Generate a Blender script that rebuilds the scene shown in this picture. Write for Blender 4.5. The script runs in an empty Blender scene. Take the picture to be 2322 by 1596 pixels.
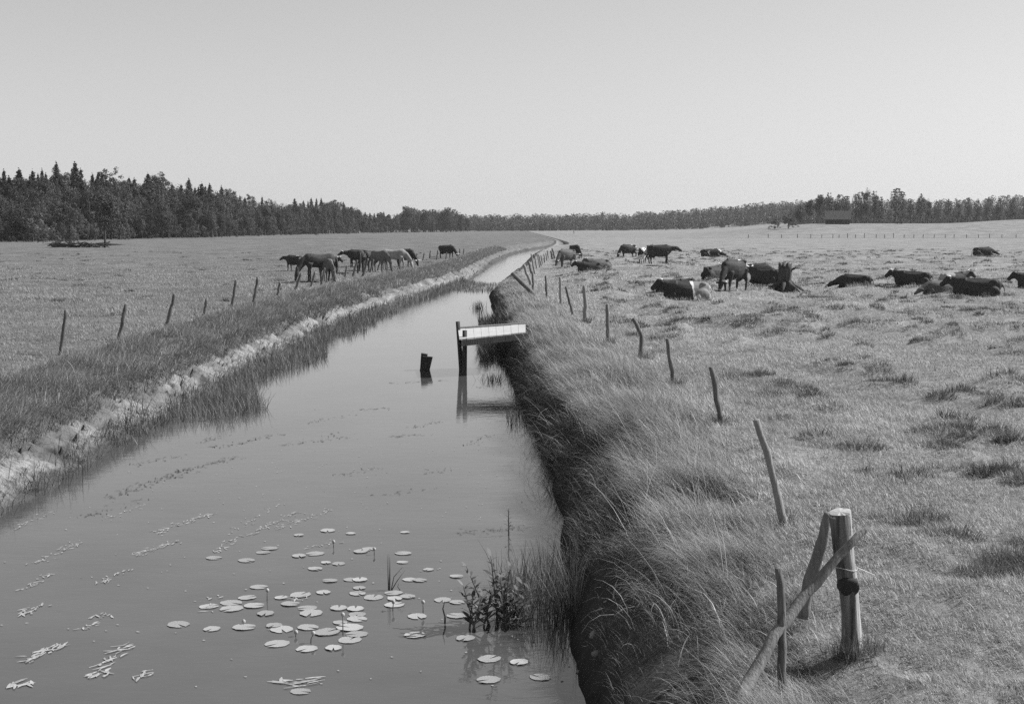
import bpy, math, random
import numpy as np
from mathutils import Vector, Matrix

R = math.radians
scene = bpy.context.scene
col = scene.collection
random.seed(7)
rng = np.random.default_rng(11)

# ------------------------------------------------------------------ camera
F, CU, CV = 3144.0, 1161.0, 798.0          # photo units (the photograph at 2322 px width)
HOR = 515.0
CAMZ = 3.0
PITCH = math.atan((CV - HOR) / F)
cam = bpy.data.cameras.new("camera")
cam.sensor_width = 36.0
cam.lens = 36.0 * F / 2322.0
cam.clip_start = 0.1
cam.clip_end = 12000.0
camo = bpy.data.objects.new("camera", cam)
camo.location = (0, 0, CAMZ)
camo.rotation_euler = (math.pi / 2 - PITCH, 0, 0)
col.objects.link(camo)
scene.camera = camo

# ------------------------------------------------------------------ light
SUN_EL, SUN_AZ = 42.0, 75.0                 # azimuth from +Y (away from the camera) towards +X (right)
world = bpy.data.worlds.new("World")
scene.world = world
world.use_nodes = True
wn, wl = world.node_tree.nodes, world.node_tree.links
wn.clear()
sky = wn.new("ShaderNodeTexSky")
sky.sky_type = 'NISHITA'
sky.sun_disc = False
sky.sun_elevation = R(SUN_EL)
sky.sun_rotation = R(SUN_AZ)
sky.air_density = 1.0
sky.dust_density = 0.0
sep = wn.new("ShaderNodeSeparateColor")     # black and white film, most sensitive to blue
def _w(sock, k):
    o = wn.new("ShaderNodeMath"); o.operation = 'MULTIPLY'; o.inputs[1].default_value = k; wl.new(sock, o.inputs[0]); return o.outputs[0]
def _s(a, b):
    o = wn.new("ShaderNodeMath"); o.operation = 'ADD'; wl.new(a, o.inputs[0]); wl.new(b, o.inputs[1]); return o.outputs[0]
wl.new(sky.outputs[0], sep.inputs[0])
film = _s(_w(sep.outputs[0], 0.08), _s(_w(sep.outputs[1], 0.25), _w(sep.outputs[2], 0.67)))
bg = wn.new("ShaderNodeBackground")
bg.inputs[1].default_value = 0.06
wo = wn.new("ShaderNodeOutputWorld")
wl.new(film, bg.inputs[0]); wl.new(bg.outputs[0], wo.inputs[0])
sun = bpy.data.lights.new("sun", 'SUN')
sun.energy = 4.2
sun.angle = R(0.5)
suno = bpy.data.objects.new("sun", sun)
sd = Vector((math.cos(R(SUN_EL)) * math.sin(R(SUN_AZ)), math.cos(R(SUN_EL)) * math.cos(R(SUN_AZ)), math.sin(R(SUN_EL))))
suno.rotation_euler = (-sd).to_track_quat('-Z', 'Y').to_euler()
suno.location = (30, 10, 40)
col.objects.link(suno)
scene.view_settings.view_transform = 'Standard'
scene.view_settings.look = 'None'
scene.view_settings.exposure = 0.8
scene.view_settings.gamma = 1.0
scene.render.engine = 'CYCLES'
scene.cycles.use_denoising = False
scene.cycles.max_bounces = 6
scene.cycles.diffuse_bounces = 3
scene.cycles.glossy_bounces = 3
scene.cycles.transmission_bounces = 3
scene.cycles.transparent_max_bounces = 4

# ------------------------------------------------------------------ helpers
def at(u, v, z=0.0):
    """Point of the height z that the photo shows at (u, v)."""
    d = Vector((u - CU, F * math.cos(PITCH) + (CV - v) * math.sin(PITCH), -F * math.sin(PITCH) + (CV - v) * math.cos(PITCH)))
    t = (z - CAMZ) / d.z
    return Vector((0, 0, CAMZ)) + d * t

def at_depth(u, v, y):
    d = Vector((u - CU, F * math.cos(PITCH) + (CV - v) * math.sin(PITCH), -F * math.sin(PITCH) + (CV - v) * math.cos(PITCH)))
    return Vector((0, 0, CAMZ)) + d * (y / d.y)

def hash2(ix, iy, s):
    h = (ix.astype(np.int64) * 374761393 + iy.astype(np.int64) * 668265263 + s * 974634777) & 0xFFFFFFFF
    h = ((h ^ (h >> 13)) * 1274126177) & 0xFFFFFFFF
    h = h ^ (h >> 16)
    return (h & 0xFFFFFF) / float(0xFFFFFF)

def vnoise(x, y, s=0):
    x = np.asarray(x, float); y = np.asarray(y, float)
    ix = np.floor(x); iy = np.floor(y)
    fx = x - ix; fy = y - iy
    fx = fx * fx * (3 - 2 * fx); fy = fy * fy * (3 - 2 * fy)
    a = hash2(ix, iy, s); b = hash2(ix + 1, iy, s); c = hash2(ix, iy + 1, s); d = hash2(ix + 1, iy + 1, s)
    return (a * (1 - fx) + b * fx) * (1 - fy) + (c * (1 - fx) + d * fx) * fy

def fnoise(x, y, s=0, o=3):
    t = 0.0; a = 1.0; n = 0.0
    for k in range(o):
        t = t + a * vnoise(x * 2 ** k, y * 2 ** k, s + 17 * k); n += a; a *= 0.5
    return t / n

def sstep(a, b, x):
    t = np.clip((np.asarray(x, float) - a) / (b - a), 0, 1)
    return t * t * (3 - 2 * t)

def np_mesh(name, verts, quads=None, tris=None, mats=(), attrs=None, smooth=False, matidx=None):
    me = bpy.data.meshes.new(name)
    verts = np.asarray(verts, np.float32).reshape(-1, 3)
    nq = 0 if quads is None else len(quads)
    nt = 0 if tris is None else len(tris)
    me.vertices.add(len(verts))
    me.vertices.foreach_set("co", verts.ravel())
    loops = np.concatenate(([] if nq == 0 else [np.asarray(quads, np.int32).ravel()]) + ([] if nt == 0 else [np.asarray(tris, np.int32).ravel()]))
    me.loops.add(len(loops))
    me.loops.foreach_set("vertex_index", loops.astype(np.int32))
    me.polygons.add(nq + nt)
    starts = np.concatenate([np.arange(nq) * 4, nq * 4 + np.arange(nt) * 3]).astype(np.int32)
    me.polygons.foreach_set("loop_start", starts)
    me.polygons.foreach_set("use_smooth", np.full(nq + nt, bool(smooth)))
    for m in mats:
        me.materials.append(m)
    if matidx is not None:
        me.polygons.foreach_set("material_index", np.asarray(matidx, np.int32))
    for k, v in (attrs or {}).items():
        a = me.attributes.new(k, 'FLOAT', 'POINT')
        a.data.foreach_set("value", np.asarray(v, np.float32))
    me.update(calc_edges=True)
    return me

def tag(o, label=None, cat=None, group=None, kind=None):
    if label: o['label'] = label
    if cat: o['category'] = cat
    if group: o['group'] = group
    if kind: o['kind'] = kind
    return o

def link(name, me, parent=None, loc=None):
    o = bpy.data.objects.new(name, me)
    col.objects.link(o)
    if parent: o.parent = parent
    if loc is not None: o.location = loc
    return o

def empty(name, loc, rz=0.0, scale=1.0):
    o = bpy.data.objects.new(name, None)
    o.empty_display_size = 0.2
    o.location = loc
    o.rotation_euler = (0, 0, rz)
    o.scale = (scale,) * 3
    col.objects.link(o)
    return o

class MB:
    """Collects tubes, lofts, boxes and cards into one mesh."""
    def __init__(s):
        s.v = []; s.q = []; s.t = []; s.n = 0; s.at = []
    def add(s, v, q=(), t=(), a=0.5):
        v = np.asarray(v, float).reshape(-1, 3)
        s.v.append(v)
        if len(q): s.q.append(np.asarray(q, int) + s.n)
        if len(t): s.t.append(np.asarray(t, int) + s.n)
        s.at.append(np.broadcast_to(np.asarray(a, float), (len(v),)))
        s.n += len(v)
    def tube(s, pts, rad, n=8, cap=True, flat=1.0, a=0.5, jit=0.0, up=(0, 0, 1)):
        pts = [Vector(p) for p in pts]
        if not hasattr(rad, '__len__'): rad = [rad] * len(pts)
        V = []
        for i, p in enumerate(pts):
            d = (pts[min(i + 1, len(pts) - 1)] - pts[max(i - 1, 0)]).normalized()
            if i == 0:
                ref = Vector(up)
                if abs(d.dot(ref)) > 0.95: ref = Vector((0, -1, 0))
                x = d.cross(ref).normalized()
            else:
                x = (x - d * x.dot(d)).normalized()
            y = x.cross(d).normalized()
            for k in range(n):
                th = 2 * math.pi * k / n
                r = rad[i] * (1 + jit * (random.random() - 0.5) * 2)
                V.append(p + x * (math.cos(th) * r * flat) + y * (math.sin(th) * r))
        Q = []
        m = len(pts)
        for i in range(m - 1):
            for k in range(n):
                Q.append((i * n + k, i * n + (k + 1) % n, (i + 1) * n + (k + 1) % n, (i + 1) * n + k))
        T = []
        if cap:
            V.append(pts[0]); V.append(pts[-1])
            for k in range(n):
                T.append((m * n, (k + 1) % n, k))
                T.append((m * n + 1, (m - 1) * n + k, (m - 1) * n + (k + 1) % n))
        s.add([tuple(p) for p in V], Q, T, a)
    def box(s, c, size, rot=None, a=0.5):
        x, y, z = size[0] / 2, size[1] / 2, size[2] / 2
        V = [Vector((sx * x, sy * y, sz * z)) for sz in (-1, 1) for sy in (-1, 1) for sx in (-1, 1)]
        if rot is not None: V = [rot @ p for p in V]
        V = [tuple(p + Vector(c)) for p in V]
        s.add(V, [(0, 2, 3, 1), (4, 5, 7, 6), (0, 1, 5, 4), (2, 6, 7, 3), (0, 4, 6, 2), (1, 3, 7, 5)], (), a)
    def blob(s, c, r, n=10, a=0.5, jit=0.0):
        c = Vector(c); V = []; m = n // 2 + 1
        for i in range(m):
            ph = math.pi * (i + 0.5) / m - math.pi / 2
            for k in range(n):
                th = 2 * math.pi * k / n
                j = 1 + jit * (random.random() - 0.5)
                V.append((c.x + r[0] * math.cos(ph) * math.cos(th) * j, c.y + r[1] * math.cos(ph) * math.sin(th) * j, c.z + r[2] * math.sin(ph) * j))
        Q = [(i * n + k, i * n + (k + 1) % n, (i + 1) * n + (k + 1) % n, (i + 1) * n + k) for i in range(m - 1) for k in range(n)]
        V.append((c.x, c.y, c.z - r[2])); V.append((c.x, c.y, c.z + r[2]))
        T = []
        for k in range(n):
            T.append((m * n, (k + 1) % n, k)); T.append((m * n + 1, (m - 1) * n + k, (m - 1) * n + (k + 1) % n))
        s.add(V, Q, T, a)
    def mesh(s, name, mat=None, smooth=False):
        v = np.concatenate(s.v)
        q = np.concatenate(s.q) if s.q else None
        t = np.concatenate(s.t) if s.t else None
        return np_mesh(name, v, q, t, [mat] if mat else [], {'tone': np.concatenate(s.at)}, smooth)

def blades(P, length, width, az, lean0, bend, segs, tone, taper=0.85):
    """Grass blades: P (N,3) roots, az the heading of the lean, lean0 the angle from the vertical at the root, bend what it gains to the tip."""
    N = len(P)
    S = segs
    pts = np.zeros((N, S + 1, 3))
    pts[:, 0] = P
    dl = (length / S)
    for i in range(S):
        ph = lean0 + bend * ((i + 0.5) / S)
        hx = np.sin(ph) * dl
        pts[:, i + 1, 0] = pts[:, i, 0] + hx * np.cos(az)
        pts[:, i + 1, 1] = pts[:, i, 1] + hx * np.sin(az)
        pts[:, i + 1, 2] = pts[:, i, 2] + np.cos(ph) * dl
    wa = az + math.pi / 2 + rng.normal(0, 0.7, N)
    wd = np.stack([np.cos(wa), np.sin(wa), np.zeros(N)], 1)
    V = np.zeros((N, S + 1, 2, 3))
    for i in range(S + 1):
        w = (width * (1 - taper * (i / S) ** 1.5))[:, None] * 0.5
        V[:, i, 0] = pts[:, i] - wd * w
        V[:, i, 1] = pts[:, i] + wd * w
    base = (np.arange(N) * (S + 1) * 2)[:, None, None]
    i = np.arange(S)[None, :, None] * 2
    q = base + i + np.array([0, 1, 3, 2])[None, None, :]
    return V.reshape(-1, 3), q.reshape(-1, 4), np.repeat(tone, (S + 1) * 2)

def join_blades(name, parts, mat):
    vs, qs, ts = [], [], []; n = 0
    for v, q, t in parts:
        vs.append(v); qs.append(q + n); ts.append(t); n += len(v)
    return np_mesh(name, np.concatenate(vs), np.concatenate(qs), None, [mat], {'tone': np.concatenate(ts)}, True)

# ------------------------------------------------------------------ materials (all grey: the photograph is black and white)
def new_mat(name):
    m = bpy.data.materials.new(name); m.use_nodes = True
    m.node_tree.nodes.clear()
    return m, m.node_tree.nodes, m.node_tree.links

def val(n, x):
    o = n.new("ShaderNodeValue"); o.outputs[0].default_value = x; return o.outputs[0]

def math_n(n, l, op, a, b=None, clamp=False):
    o = n.new("ShaderNodeMath"); o.operation = op; o.use_clamp = clamp
    for i, x in enumerate((a, b)):
        if x is None: continue
        if isinstance(x, (int, float)): o.inputs[i].default_value = x
        else: l.new(x, o.inputs[i])
    return o.outputs[0]

def noise_n(n, l, scale, detail=4, vec=None, rough=0.6, dims='3D'):
    o = n.new("ShaderNodeTexNoise"); o.inputs['Scale'].default_value = scale; o.inputs['Detail'].default_value = detail
    o.inputs['Roughness'].default_value = rough
    if vec is not None: l.new(vec, o.inputs['Vector'])
    return o.outputs['Fac']

def ramp(n, l, fac, stops):
    r = n.new("ShaderNodeValToRGB")
    e = r.color_ramp.elements
    while len(e) < len(stops): e.new(0.5)
    for k, (p, c) in enumerate(stops):
        e[k].position = p; e[k].color = (c, c, c, 1)
    l.new(fac, r.inputs[0])
    return r.outputs[0]

def grass_mat(name, lo, hi, trans=0.35):
    m, n, l = new_mat(name)
    at_ = n.new("ShaderNodeAttribute"); at_.attribute_name = 'tone'
    c = ramp(n, l, at_.outputs['Fac'], [(0.0, lo), (1.0, hi)])
    d = n.new("ShaderNodeBsdfDiffuse"); t = n.new("ShaderNodeBsdfTranslucent")
    g = n.new("ShaderNodeBsdfGlossy"); g.inputs['Roughness'].default_value = 0.45
    l.new(c, d.inputs[0]); l.new(c, t.inputs[0])
    mx = n.new("ShaderNodeMixShader"); mx.inputs[0].default_value = trans
    l.new(d.outputs[0], mx.inputs[1]); l.new(t.outputs[0], mx.inputs[2])
    mg = n.new("ShaderNodeMixShader"); mg.inputs[0].default_value = 0.02
    g.inputs[0].default_value = (0.8, 0.8, 0.8, 1)
    l.new(mx.outputs[0], mg.inputs[1]); l.new(g.outputs[0], mg.inputs[2])
    o = n.new("ShaderNodeOutputMaterial"); l.new(mg.outputs[0], o.inputs[0])
    return m

def rough_mat(name, lo, hi, scale=8.0, stretch=(1, 1, 1), bump=0.3, roughness=0.85, detail=6, bscale=None, use_tone=False):
    m, n, l = new_mat(name)
    tc = n.new("ShaderNodeTexCoord"); mp = n.new("ShaderNodeMapping"); mp.inputs['Scale'].default_value = stretch
    l.new(tc.outputs['Object'], mp.inputs[0])
    f = noise_n(n, l, scale, detail, mp.outputs[0])
    if use_tone:
        a = n.new("ShaderNodeAttribute"); a.attribute_name = 'tone'
        f = math_n(n, l, 'ADD', math_n(n, l, 'MULTIPLY', f, 0.5), math_n(n, l, 'MULTIPLY', a.outputs['Fac'], 0.5))
    c = ramp(n, l, f, [(0.3, lo), (0.7, hi)])
    p = n.new("ShaderNodeBsdfPrincipled"); p.inputs['Roughness'].default_value = roughness
    p.inputs['Specular IOR Level'].default_value = 0.2
    l.new(c, p.inputs['Base Color'])
    if bump:
        b = n.new("ShaderNodeBump"); b.inputs['Strength'].default_value = bump; b.inputs['Distance'].default_value = 0.03
        l.new(noise_n(n, l, bscale or scale * 2, 5, mp.outputs[0]), b.inputs['Height']); l.new(b.outputs[0], p.inputs['Normal'])
    o = n.new("ShaderNodeOutputMaterial"); l.new(p.outputs[0], o.inputs[0])
    return m

M = {}
M['meadow_blade'] = grass_mat('meadow_grass_blades', 0.07, 0.48, 0.15)
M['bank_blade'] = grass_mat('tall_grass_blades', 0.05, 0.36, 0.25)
M['tussock_blade'] = grass_mat('tussock_blades', 0.03, 0.26, 0.3)
M['reed_blade'] = grass_mat('reed_blades', 0.03, 0.26, 0.3)
M['leaf_broad'] = grass_mat('broad_leaf', 0.03, 0.1, 0.12)
M['leaf_conifer'] = grass_mat('needle_leaf', 0.022, 0.06, 0.06)
M['leaf_birch'] = grass_mat('birch_leaf', 0.05, 0.18, 0.15)
M['leaf_far'] = grass_mat('far_leaf', 0.04, 0.12, 0.12)
M['leaf_water'] = grass_mat('water_plant_leaf', 0.04, 0.3, 0.3)
M['trunk'] = rough_mat('bark', 0.03, 0.1, 6, (1, 1, 0.3), 0.5)
M['post'] = rough_mat('weathered_post_wood', 0.09, 0.3, 9, (3, 3, 0.35), 0.5, use_tone=True)
M['post_dark'] = rough_mat('dark_post_wood', 0.05, 0.2, 9, (3, 3, 0.35), 0.5)
M['cut'] = rough_mat('fresh_cut_wood', 0.28, 0.5, 14, (1, 1, 1), 0.2)
M['wet_wood'] = rough_mat('wet_dark_timber', 0.03, 0.09, 10, (3, 3, 0.4), 0.4)
M['plank'] = rough_mat('bleached_plank', 0.33, 0.52, 7, (0.6, 6, 1), 0.25)
M['barn_wall'] = rough_mat('tarred_board', 0.025, 0.055, 3, (5, 5, 0.3), 0.3)
M['barn_roof'] = rough_mat('weathered_shingle', 0.045, 0.085, 3, (1, 4, 4), 0.5)
M['opening'] = rough_mat('dark_board_door', 0.025, 0.05, 5, (6, 1, 1), 0.2)
M['corner_wood'] = rough_mat('cracked_corner_post', 0.03, 0.26, 11, (2.6, 2.6, 0.16), 1.0, 0.85, 8, 14)
M['bare_wood'] = rough_mat('bare_split_wood', 0.22, 0.46, 9, (3, 3, 0.2), 0.6)
M['horn'] = rough_mat('pale_horn', 0.5, 0.75, 10, (1, 1, 1), 0.05, 0.5)
M['hair'] = rough_mat('dark_mane_hair', 0.03, 0.08, 20, (1, 1, 0.2), 0.4)
M['stone'] = rough_mat('bank_stone', 0.12, 0.32, 8, (1, 1, 1), 0.4)
M['pad'] = None

def coat(name, lo, hi, patch=None, band=None, scale=2.2, seed=0.0, base_scale=9.0):
    """Hide colour; patch = (threshold, colour) adds patches with a shape of their own; band = [(x, colour)...] along the body."""
    m, n, l = new_mat(name)
    tc = n.new("ShaderNodeTexCoord")
    mp = n.new("ShaderNodeMapping"); mp.inputs['Location'].default_value = (seed, seed * 0.7, seed * 1.3)
    l.new(tc.outputs['Object'], mp.inputs[0])
    c = ramp(n, l, noise_n(n, l, base_scale, 4, mp.outputs[0]), [(0.3, lo), (0.7, hi)])
    pn = noise_n(n, l, scale, 2, mp.outputs[0], 0.5)
    def over(c, fac, colr):
        mx = n.new("ShaderNodeMix"); mx.data_type = 'RGBA'
        l.new(fac, mx.inputs[0]); l.new(c, mx.inputs[6]); mx.inputs[7].default_value = (colr,) * 3 + (1,)
        return mx.outputs[2]
    if patch:
        f = ramp(n, l, pn, [(patch[0], 0.0), (patch[0] + 0.03, 1.0)])
        c = over(c, f, patch[1])
    if band:
        sx = n.new("ShaderNodeSeparateXYZ"); l.new(tc.outputs['Object'], sx.inputs[0])
        x = math_n(n, l, 'ADD', sx.outputs[0], math_n(n, l, 'MULTIPLY', math_n(n, l, 'SUBTRACT', pn, 0.5), 0.45))
        for lo_, hi_, colr in band:
            a = math_n(n, l, 'GREATER_THAN', x, lo_); b = math_n(n, l, 'LESS_THAN', x, hi_)
            c = over(c, math_n(n, l, 'MULTIPLY', a, b), colr)
    p = n.new("ShaderNodeBsdfPrincipled"); p.inputs['Roughness'].default_value = 0.65
    p.inputs['Specular IOR Level'].default_value = 0.1
    l.new(c, p.inputs['Base Color'])
    o = n.new("ShaderNodeOutputMaterial"); l.new(p.outputs[0], o.inputs[0])
    return m

M['black_coat'] = coat('black_coat', 0.03, 0.055)
M['black_white_coat'] = coat('black_coat_white_patches', 0.03, 0.055, (0.63, 0.6), seed=3.1)
M['pied_coat'] = coat('pied_coat', 0.03, 0.055, (0.52, 0.62), scale=1.7, seed=8.4)
M['brown_coat'] = coat('brown_coat', 0.07, 0.13, seed=1.2)
M['banded_coat'] = coat('banded_coat', 0.03, 0.05, band=[(-9, -0.2, 0.2), (-0.2, -0.08, 0.6), (-9, -0.8, 0.5)], seed=2.0)
M['roan_coat'] = coat('roan_rear_coat', 0.035, 0.06, band=[(-9, -0.05, 0.28)], seed=5.0)
M['dark_bay_coat'] = coat('dark_bay_coat', 0.035, 0.07, seed=4.0)
M['bay_coat'] = coat('bay_coat', 0.1, 0.17, seed=6.0)
M['pale_coat'] = coat('pale_dun_coat', 0.2, 0.34, seed=7.0, base_scale=4)

def ground_mat():
    m, n, l = new_mat('meadow_ground')
    ge = n.new("ShaderNodeNewGeometry")
    pos = ge.outputs['Position']
    a = n.new("ShaderNodeAttribute"); a.attribute_name = 'tone'
    cl = n.new("ShaderNodeAttribute"); cl.attribute_name = 'clay'
    n1 = noise_n(n, l, 0.25, 5, pos); n2 = noise_n(n, l, 2.2, 6, pos, 0.7); n3 = noise_n(n, l, 14.0, 6, pos, 0.75)
    s = math_n(n, l, 'ADD', math_n(n, l, 'MULTIPLY', n1, 0.35), math_n(n, l, 'ADD', math_n(n, l, 'MULTIPLY', n2, 0.35), math_n(n, l, 'MULTIPLY', n3, 0.3)))
    g = ramp(n, l, s, [(0.36, 0.1), (0.5, 0.21), (0.64, 0.34)])
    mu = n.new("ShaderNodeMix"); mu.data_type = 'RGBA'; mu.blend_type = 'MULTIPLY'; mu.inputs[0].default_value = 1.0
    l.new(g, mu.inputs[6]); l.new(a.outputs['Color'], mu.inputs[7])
    c1 = noise_n(n, l, 5.0, 9, pos, 0.78)
    clay = ramp(n, l, c1, [(0.36, 0.06), (0.47, 0.2), (0.66, 0.37)])
    mx = n.new("ShaderNodeMix"); mx.data_type = 'RGBA'
    l.new(cl.outputs['Fac'], mx.inputs[0]); l.new(mu.outputs[2], mx.inputs[6]); l.new(clay, mx.inputs[7])
    d = n.new("ShaderNodeBsdfDiffuse"); l.new(mx.outputs[2], d.inputs[0])
    b = n.new("ShaderNodeBump"); b.inputs['Strength'].default_value = 0.8; b.inputs['Distance'].default_value = 0.12
    l.new(math_n(n, l, 'ADD', n2, math_n(n, l, 'MULTIPLY', n3, 0.5)), b.inputs['Height']); l.new(b.outputs[0], d.inputs['Normal'])
    o = n.new("ShaderNodeOutputMaterial"); l.new(d.outputs[0], o.inputs[0])
    return m
M['ground'] = ground_mat()

def water_mat():
    m, n, l = new_mat('muddy_water')
    ge = n.new("ShaderNodeNewGeometry")
    mp = n.new("ShaderNodeMapping"); mp.inputs['Scale'].default_value = (0.9, 1.6, 1)
    l.new(ge.outputs['Position'], mp.inputs[0])
    p = n.new("ShaderNodeBsdfPrincipled")
    c = ramp(n, l, noise_n(n, l, 0.5, 4, ge.outputs['Position']), [(0.3, 0.066), (0.7, 0.088)])
    l.new(c, p.inputs['Base Color'])
    p.inputs['Roughness'].default_value = 0.02
    p.inputs['IOR'].default_value = 1.6
    b = n.new("ShaderNodeBump"); b.inputs['Strength'].default_value = 0.22; b.inputs['Distance'].default_value = 0.01
    h = math_n(n, l, 'ADD', noise_n(n, l, 2.5, 3, mp.outputs[0]), math_n(n, l, 'MULTIPLY', noise_n(n, l, 9.0, 2, mp.outputs[0]), 0.35))
    l.new(h, b.inputs['Height']); l.new(b.outputs[0], p.inputs['Normal'])
    o = n.new("ShaderNodeOutputMaterial"); l.new(p.outputs[0], o.inputs[0])
    return m
M['water'] = water_mat()

# ------------------------------------------------------------------ the canal and the lie of the land
WZ = -0.9
def line(pts, z):
    P = [at(u, v, z) for u, v in pts]
    P.sort(key=lambda p: p.y)
    return np.array([p.y for p in P]), np.array([p.x for p in P])
LY, LX = line([(30, 1150), (110, 1112), (200, 1055), (265, 1010), (330, 975), (403, 947), (470, 898), (560, 850), (650, 800), (760, 745), (870, 700), (960, 672), (1040, 645), (1076, 631), (1125, 595), (1155, 580), (1200, 567), (1262, 558)], WZ)
RY, RX = line([(1300, 1565), (1282, 1300), (1262, 1100), (1200, 960), (1155, 850), (1133, 760), (1110, 670), (1149, 634), (1186, 604), (1207, 580), (1243, 566), (1290, 559)], WZ)
_gy = np.concatenate([np.arange(-60, 120, 0.5), np.arange(120, 5000, 4.0)])
def _smooth(Y, X, k):
    v = np.interp(_gy, Y, X)
    w = np.hanning(2 * k + 3)[1:-1]; w /= w.sum()
    return np.convolve(np.pad(v, k, mode='edge'), w, mode='valid')
_xl = _smooth(LY, LX, 7); _xr = _smooth(RY, RX, 7)
# the ditch ends where the photo loses it
_w = sstep(270, 330, _gy)
_xl = _xl * (1 - _w) + (_xl + _xr) / 2 * _w - 0.3 * _w
_xr = _xr * (1 - _w) + (_xl + 0.6) * _w
def XL(y): return np.interp(y, _gy, _xl) + 0.25 * (fnoise(y * 0.45, y * 0 + 3.3, 5) - 0.5)
def XR(y): return np.interp(y, _gy, _xr) + 0.3 * (fnoise(y * 0.6, y * 0 + 7.3, 6) - 0.5)

def hz_right(x, y):
    r = x / np.maximum(y, 1.0)
    g = sstep(0.12, 0.225, r)
    rise = 4.3 * g * sstep(385, 520, y) + 2.0 * sstep(0.3, 0.37, r) * sstep(420, 620, y)
    hill = np.interp(r, [-0.9, -0.03, 0.0, 0.08, 0.14, 0.19, 0.27, 0.36, 0.9], [6, 0, 0.5, 2.0, 7, 10, 13, 16, 20])
    return rise + hill * sstep(880, 1300, y)

def bank_profile(x, y):
    xl, xr = XL(y), XR(y)
    dl = xl - x; dr = x - xr
    fade = 1 - sstep(265, 320, y)
    ln = fnoise(x * 1.3, y * 1.3, 9)
    zl = np.interp(dl, [-9, -1.5, -0.4, 0, 0.25, 0.6, 1.0, 1.5, 2.2, 3.5], [-1.6, -1.5, -1.1, WZ, -0.76, -0.55, -0.32, -0.1, 0.06, 0.0])
    l2 = fnoise(x * 5.0, y * 4.0, 13, 4)
    zl = zl + ((ln - 0.5) * 0.3 + (l2 - 0.5) * 0.18 - 0.28 * sstep(0.58, 0.68, l2)) * sstep(0, 0.4, dl) * (1 - sstep(1.4, 2.4, dl))
    dr = dr / (1 + 0.7 * (1 - sstep(13, 26, y)))
    zr = np.interp(dr, [-9, -1.5, -0.4, 0, 0.12, 0.35, 0.7, 1.1, 1.8, 3.0], [-1.6, -1.5, -1.1, WZ, -0.55, -0.3, -0.1, 0.03, 0.06, 0.0])
    zr = np.where(zr > WZ, WZ + (zr - WZ) * (1 - 0.35 * sstep(55, 90, y) * (1 - sstep(2.0, 6.0, dr))), zr)
    zr = zr + (ln - 0.5) * 0.2 * sstep(0, 0.3, dr) * (1 - sstep(0.8, 2.0, dr)) + 0.3 * (fnoise(x * 1.5, y * 1.1, 15) - 0.45) * sstep(0.5, 1.0, dr) * (1 - sstep(1.8, 2.6, dr))
    z = np.where(dl > -(xr - xl) / 2, zl, zr)
    return np.where(z < 0, z * fade, z)

def ground_z(x, y):
    x = np.asarray(x, float); y = np.asarray(y, float)
    xl, xr = XL(y), XR(y)
    off = np.maximum(np.maximum(xl - x, x - xr), 0)
    m = sstep(2.0, 5.0, off)
    amp = np.interp(np.abs(y), [0, 60, 200, 400], [1, 1.2, 1.0, 0.6])
    rel = ((fnoise(x * 0.22, y * 0.22, 21) - 0.5) * 0.22 + (fnoise(x * 1.1, y * 1.1, 22) - 0.5) * 0.12) * amp
    mo = mound(x, y) * (0.1 + 0.1 * sstep(15, 40, y)) * m * (x > xr) * sstep(3.0, 6.0, off) * (1 - sstep(120, 200, y))
    return bank_profile(x, y) + rel * m + mo + hz_right(x, y)

def mound(x, y):
    m = fnoise(x * 1.35, y * 1.2, 91, 2) * (0.7 + 0.5 * fnoise(x * 0.13, y * 0.13, 93, 2))
    return sstep(0.5, 0.7, m)

def gz(x, y): return float(ground_z(np.array([x]), np.array([y]))[0])

def ground_tone(x, y):
    """Grass colour of the plots: grazed meadow, hay field, ditches with darker sedge."""
    r = x / np.maximum(np.abs(y), 1.0)
    xr = XR(y)
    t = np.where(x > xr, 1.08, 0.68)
    hay = sstep(385, 400, y) * (r > 0.0)
    t = t * (1 - 0.06 * hay * (1 - 0.5 * sstep(620, 800, y)))
    t = t * (1 - 0.45 * np.exp(-((y - 383 - 14 * (r - 0.2)) / 4.0) ** 2) * (r > 0.11))
    t = t * (1 - 0.35 * np.exp(-((y - 350 - 60 * (r + 0.2)) / 5.0) ** 2) * (r < -0.1))
    return t

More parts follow.
